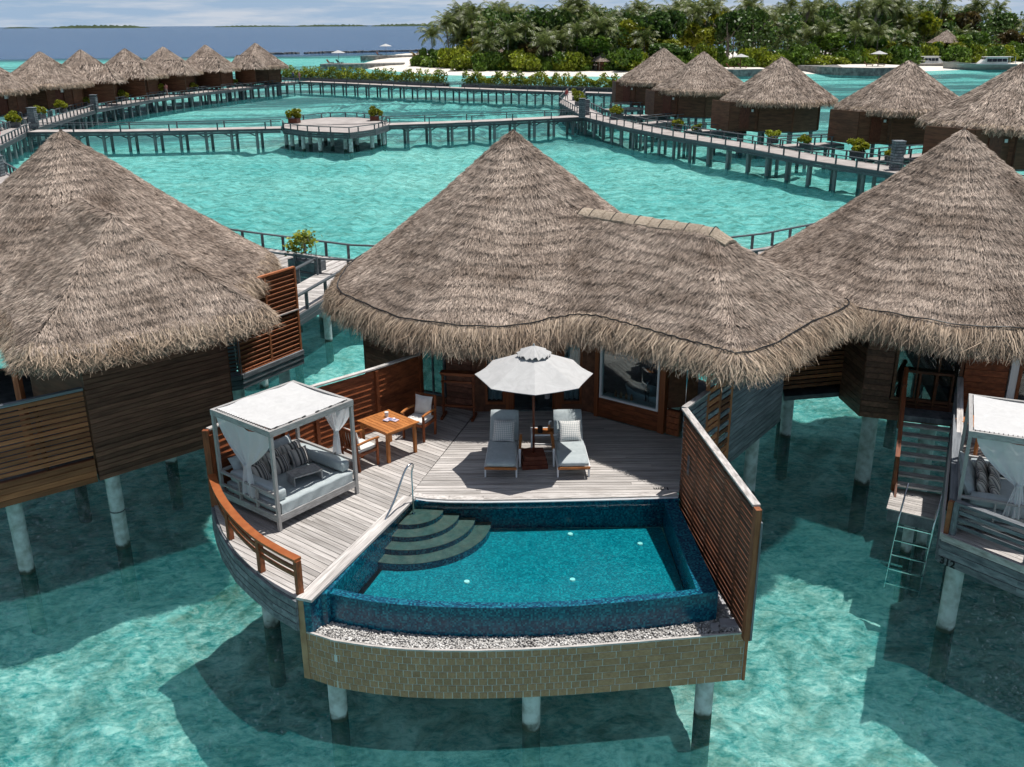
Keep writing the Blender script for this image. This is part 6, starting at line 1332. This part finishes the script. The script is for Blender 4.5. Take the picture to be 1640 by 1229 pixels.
# moored boats
def boat(x, y, rz, L_, label, cabin, tower):
    t = thing('motor_boat', label, 'boat', (x, y, W), rz, 'boats moored at the island')
    def hull(u, v):   # u stern to bow, v round the section
        bm = 1.9 * (1 - max(0, (u - .55) / .45) ** 2.2) + .02; sheer_ = 1.25 + .75 * u ** 2; a = (v - .5) * 2; z = -.5 + (sheer_ + .5) * abs(a) ** .8
        return (-L_ / 2 + L_ * u + .9 * max(0, u - .8) * (abs(a)), math.copysign(bm * (abs(a) ** .45), a), z)
    MB().grid(hull, 26, 14).obj('hull', 'hull_grey', t, smooth=True)
    MB().prism([(-L_ / 2, -1.8), (L_ * .05, -1.8), (L_ * .3, -1.35), (L_ * .47, 0), (L_ * .3, 1.35), (L_ * .05, 1.8), (-L_ / 2, 1.8)], 1.22, 1.32).obj('deck', 'hull', t)
    MB().beam((-L_ / 2, -1.88, 1.3), (L_ * .08, -1.88, 1.4), .1, .18).beam((-L_ / 2, 1.88, 1.3), (L_ * .08, 1.88, 1.4), .1, .18).obj('gunwale', 'hull', t)
    x0, x1, h = cabin
    cb = MB(); w = 1.45; cb.add([(x0, -w, 1.3), (x1 + 1.7, -w * .7, 1.45), (x1 + 1.7, w * .7, 1.45), (x0, w, 1.3), (x0 + .1, -w * .9, h), (x1, -w * .8, h), (x1, w * .8, h), (x0 + .1, w * .9, h)], CUBE); c = cb.obj('cabin', 'hull', t)
    for s in (-1, 1):
        n_ = 4
        for k in range(n_):
            a0 = x0 + .3 + (x1 - x0 - .2) * k / n_; a1 = a0 + (x1 - x0 - .2) / n_ - .12; yb = s * (w + .015); yt = s * (w * .93 + .015)
            MB().add([(a0, yb, 1.9), (a1, yb * .99, 1.9), (a1, yt * .95, h - .3), (a0, yt * .97, h - .3)], [(0, 1, 2, 3)]).obj('window', 'dark_glass', c)
    MB().add([(x1 + 1.45, -w * .62, 1.66), (x1 + 1.45, w * .62, 1.66), (x1 + .12, w * .7, h - .1), (x1 + .12, -w * .7, h - .1)], [(0, 1, 2, 3)]).obj('windscreen', 'dark_glass', c)
    MB().box(((x0 + x1) / 2 - .4, 0, h + .08), (x1 - x0 + 1.6, w * 2, .12)).obj('roof', 'hull', t)
    if tower:
        for s in (-1, 1): MB().tube([(-L_ / 2 + .3, s * 1.5, 1.3), (-L_ / 2 + .5, s * 1.4, 3.2)], .06, 6).obj('stanchion', 'steel', t)
        for k in range(5): MB().tube([(-L_ / 2 + .2 + k * 1.0, -1.86, 1.35), (-L_ / 2 + .2 + k * 1.0, -1.86, 2.0)], .03, 5).obj('rail_post', 'steel', t)
        MB().tube([(-L_ / 2, -1.86, 2.0), (-L_ / 2 + 4.4, -1.86, 2.0)], .03, 5).obj('rail', 'steel', t)
boat(118.6, 256, R(178), 17.5, 'long grey-hulled motor boat with a white cabin moored by the beach', (-6.6, -1.4, 2.95), True)
boat(110.5, 264, R(4), 13, 'smaller motor boat with white canopy moored behind the long one', (-3.5, .5, 2.9), True)
dp_ = thing('dhoni_prow', 'tall curved white prow of a traditional boat behind the villa roof', 'boat', (129.5, 258, W), R(180)); ribbon(smoothp([(0, 0, .2), (-1.2, 0, 1.2), (-1.5, 0, 2.6), (-2.4, 0, 4.2), (-3.4, 0, 4.9)], 5), .3, .3).obj('prow', 'hull', dp_)
MB().grid(lambda u, v: (8 * u, math.copysign(1.4 * (1 - (1 - u) ** 3) * abs(2 * v - 1) ** .5, 2 * v - 1), -.4 + 1.6 * abs(2 * v - 1)), 12, 8).obj('hull', 'hull_grey', dp_, smooth=True)
# low islands on the horizon
for (px, D_, wd, h, lab) in [(-3050, 7600, 700, 26, 'low wooded island on the horizon above the left villas'), (-2250, 9000, 700, 16, 'thin island strip on the horizon right of the wooded one'), (-1500, 8600, 620, 20, 'low island on the horizon above the gap in the hedge villas'), (-800, 7800, 500, 22, 'low island on the horizon just left of the palm island'), (-4300, 9000, 260, 14, 'tiny island at the left end of the horizon')]:
    rg = random.Random(int(-px)); n_ = 60
    top = [(px + wd * (k / n_ - .5), D_, W + h * (math.sin(math.pi * k / n_) ** .35) * rg.uniform(.55, 1)) for k in range(n_ + 1)]; b = MB(); v = []
    for (x, y, z) in top: v += [(x, y - 60, W - 1), (x, y, z), (x, y + 160, W - 1)]
    b.add(v, [(3 * k, 3 * k + 3, 3 * k + 4, 3 * k + 1) for k in range(n_)] + [(3 * k + 1, 3 * k + 4, 3 * k + 5, 3 * k + 2) for k in range(n_)]); tag(b.obj('distant_island', 'far_green'), lab, 'island')

# ------------------------------------------------------------------ people on the boardwalks
def person(x, y, z, rz, top, leg, label, stride=.16, h=1.7):
    m, t, N, L, out = nodes('clothes_' + top[3]); bs = N('ShaderNodeBsdfPrincipled'); tcn = N('ShaderNodeTexCoord'); sx = N('ShaderNodeSeparateXYZ'); L(tcn.outputs['Object'], sx.inputs[0])
    mr = N('ShaderNodeMapRange'); mr.inputs['From Max'].default_value = 1.75; L(sx.outputs[2], mr.inputs[0]); rp = N('ShaderNodeValToRGB'); rp.color_ramp.interpolation = 'CONSTANT'; e = rp.color_ramp.elements
    e[0].color = (.35, .18, .11, 1); e[1].position = .22; e[1].color = c4(leg)
    for ps, c in ((.54, top[:3]), (.83, (.40, .21, .13)), (.945, (.03, .02, .015))): k = e.new(ps); k.color = c4(c)
    L(mr.outputs[0], rp.inputs[0]); L(rp.outputs[0], bs.inputs['Base Color']); L(bs.outputs[0], out.inputs[0])
    J = [(0, 0, .92, .13), (0, 0, 1.12, .12), (0, 0, 1.36, .15), (0, 0, 1.48, .055), (0, -.01, 1.58, .095), (0, -.01, 1.68, .085),
         (.10, 0, .88, .085), (.11, -stride * .6, .48, .06), (.11, -stride, .06, .04), (.11, -stride - .14, .03, .035), (-.10, 0, .88, .085), (-.11, stride * .4, .48, .06), (-.11, stride, .06, .04), (-.11, stride - .14, .03, .035),
         (.19, 0, 1.38, .055), (.25, .05, 1.12, .04), (.26, -.06, .90, .032), (.26, -.09, .82, .03), (-.19, 0, 1.38, .055), (-.25, -.03, 1.12, .04), (-.27, -.12, .92, .032), (-.27, -.16, .84, .03)]
    E_ = [(0, 1), (1, 2), (2, 3), (3, 4), (4, 5), (0, 6), (6, 7), (7, 8), (8, 9), (0, 10), (10, 11), (11, 12), (12, 13), (2, 14), (14, 15), (15, 16), (16, 17), (2, 18), (18, 19), (19, 20), (20, 21)]
    me = bpy.data.meshes.new('person'); me.from_pydata([j[:3] for j in J], E_, []); me.materials.append(m); o = bpy.data.objects.new('person', me); COL.objects.link(o)
    o.location = (x, y, z); o.rotation_euler = (0, 0, rz); o.scale = (h / 1.76,) * 3
    sk = o.modifiers.new('skin', 'SKIN')
    for i, j in enumerate(J): me.skin_vertices[0].data[i].radius = (j[3], j[3])
    me.skin_vertices[0].data[0].use_root = True; sb = o.modifiers.new('sub', 'SUBSURF'); sb.levels = sb.render_levels = 1
    return tag(o, label, 'person', None)
person(-50.9, 148.6, B + .01, R(200), (.55, .22, .20, 'a'), (.45, .32, .30), 'person in a pink top walking along the left boardwalk')
person(-39.9, 185.6, B + .01, R(160), (.10, .14, .22, 'b'), (.06, .07, .10), 'person in dark clothes at the far corner of the boardwalk')
person(-38.6, 184.7, B + .01, R(160), (.50, .26, .22, 'c'), (.42, .22, .22), 'person in rose clothes beside the darker one at the far corner')
person(7.4, 131.5, B + .01, R(30), (.30, .05, .05, 'd'), (.12, .10, .12), 'person in dark red leaning at the right boardwalk bend')
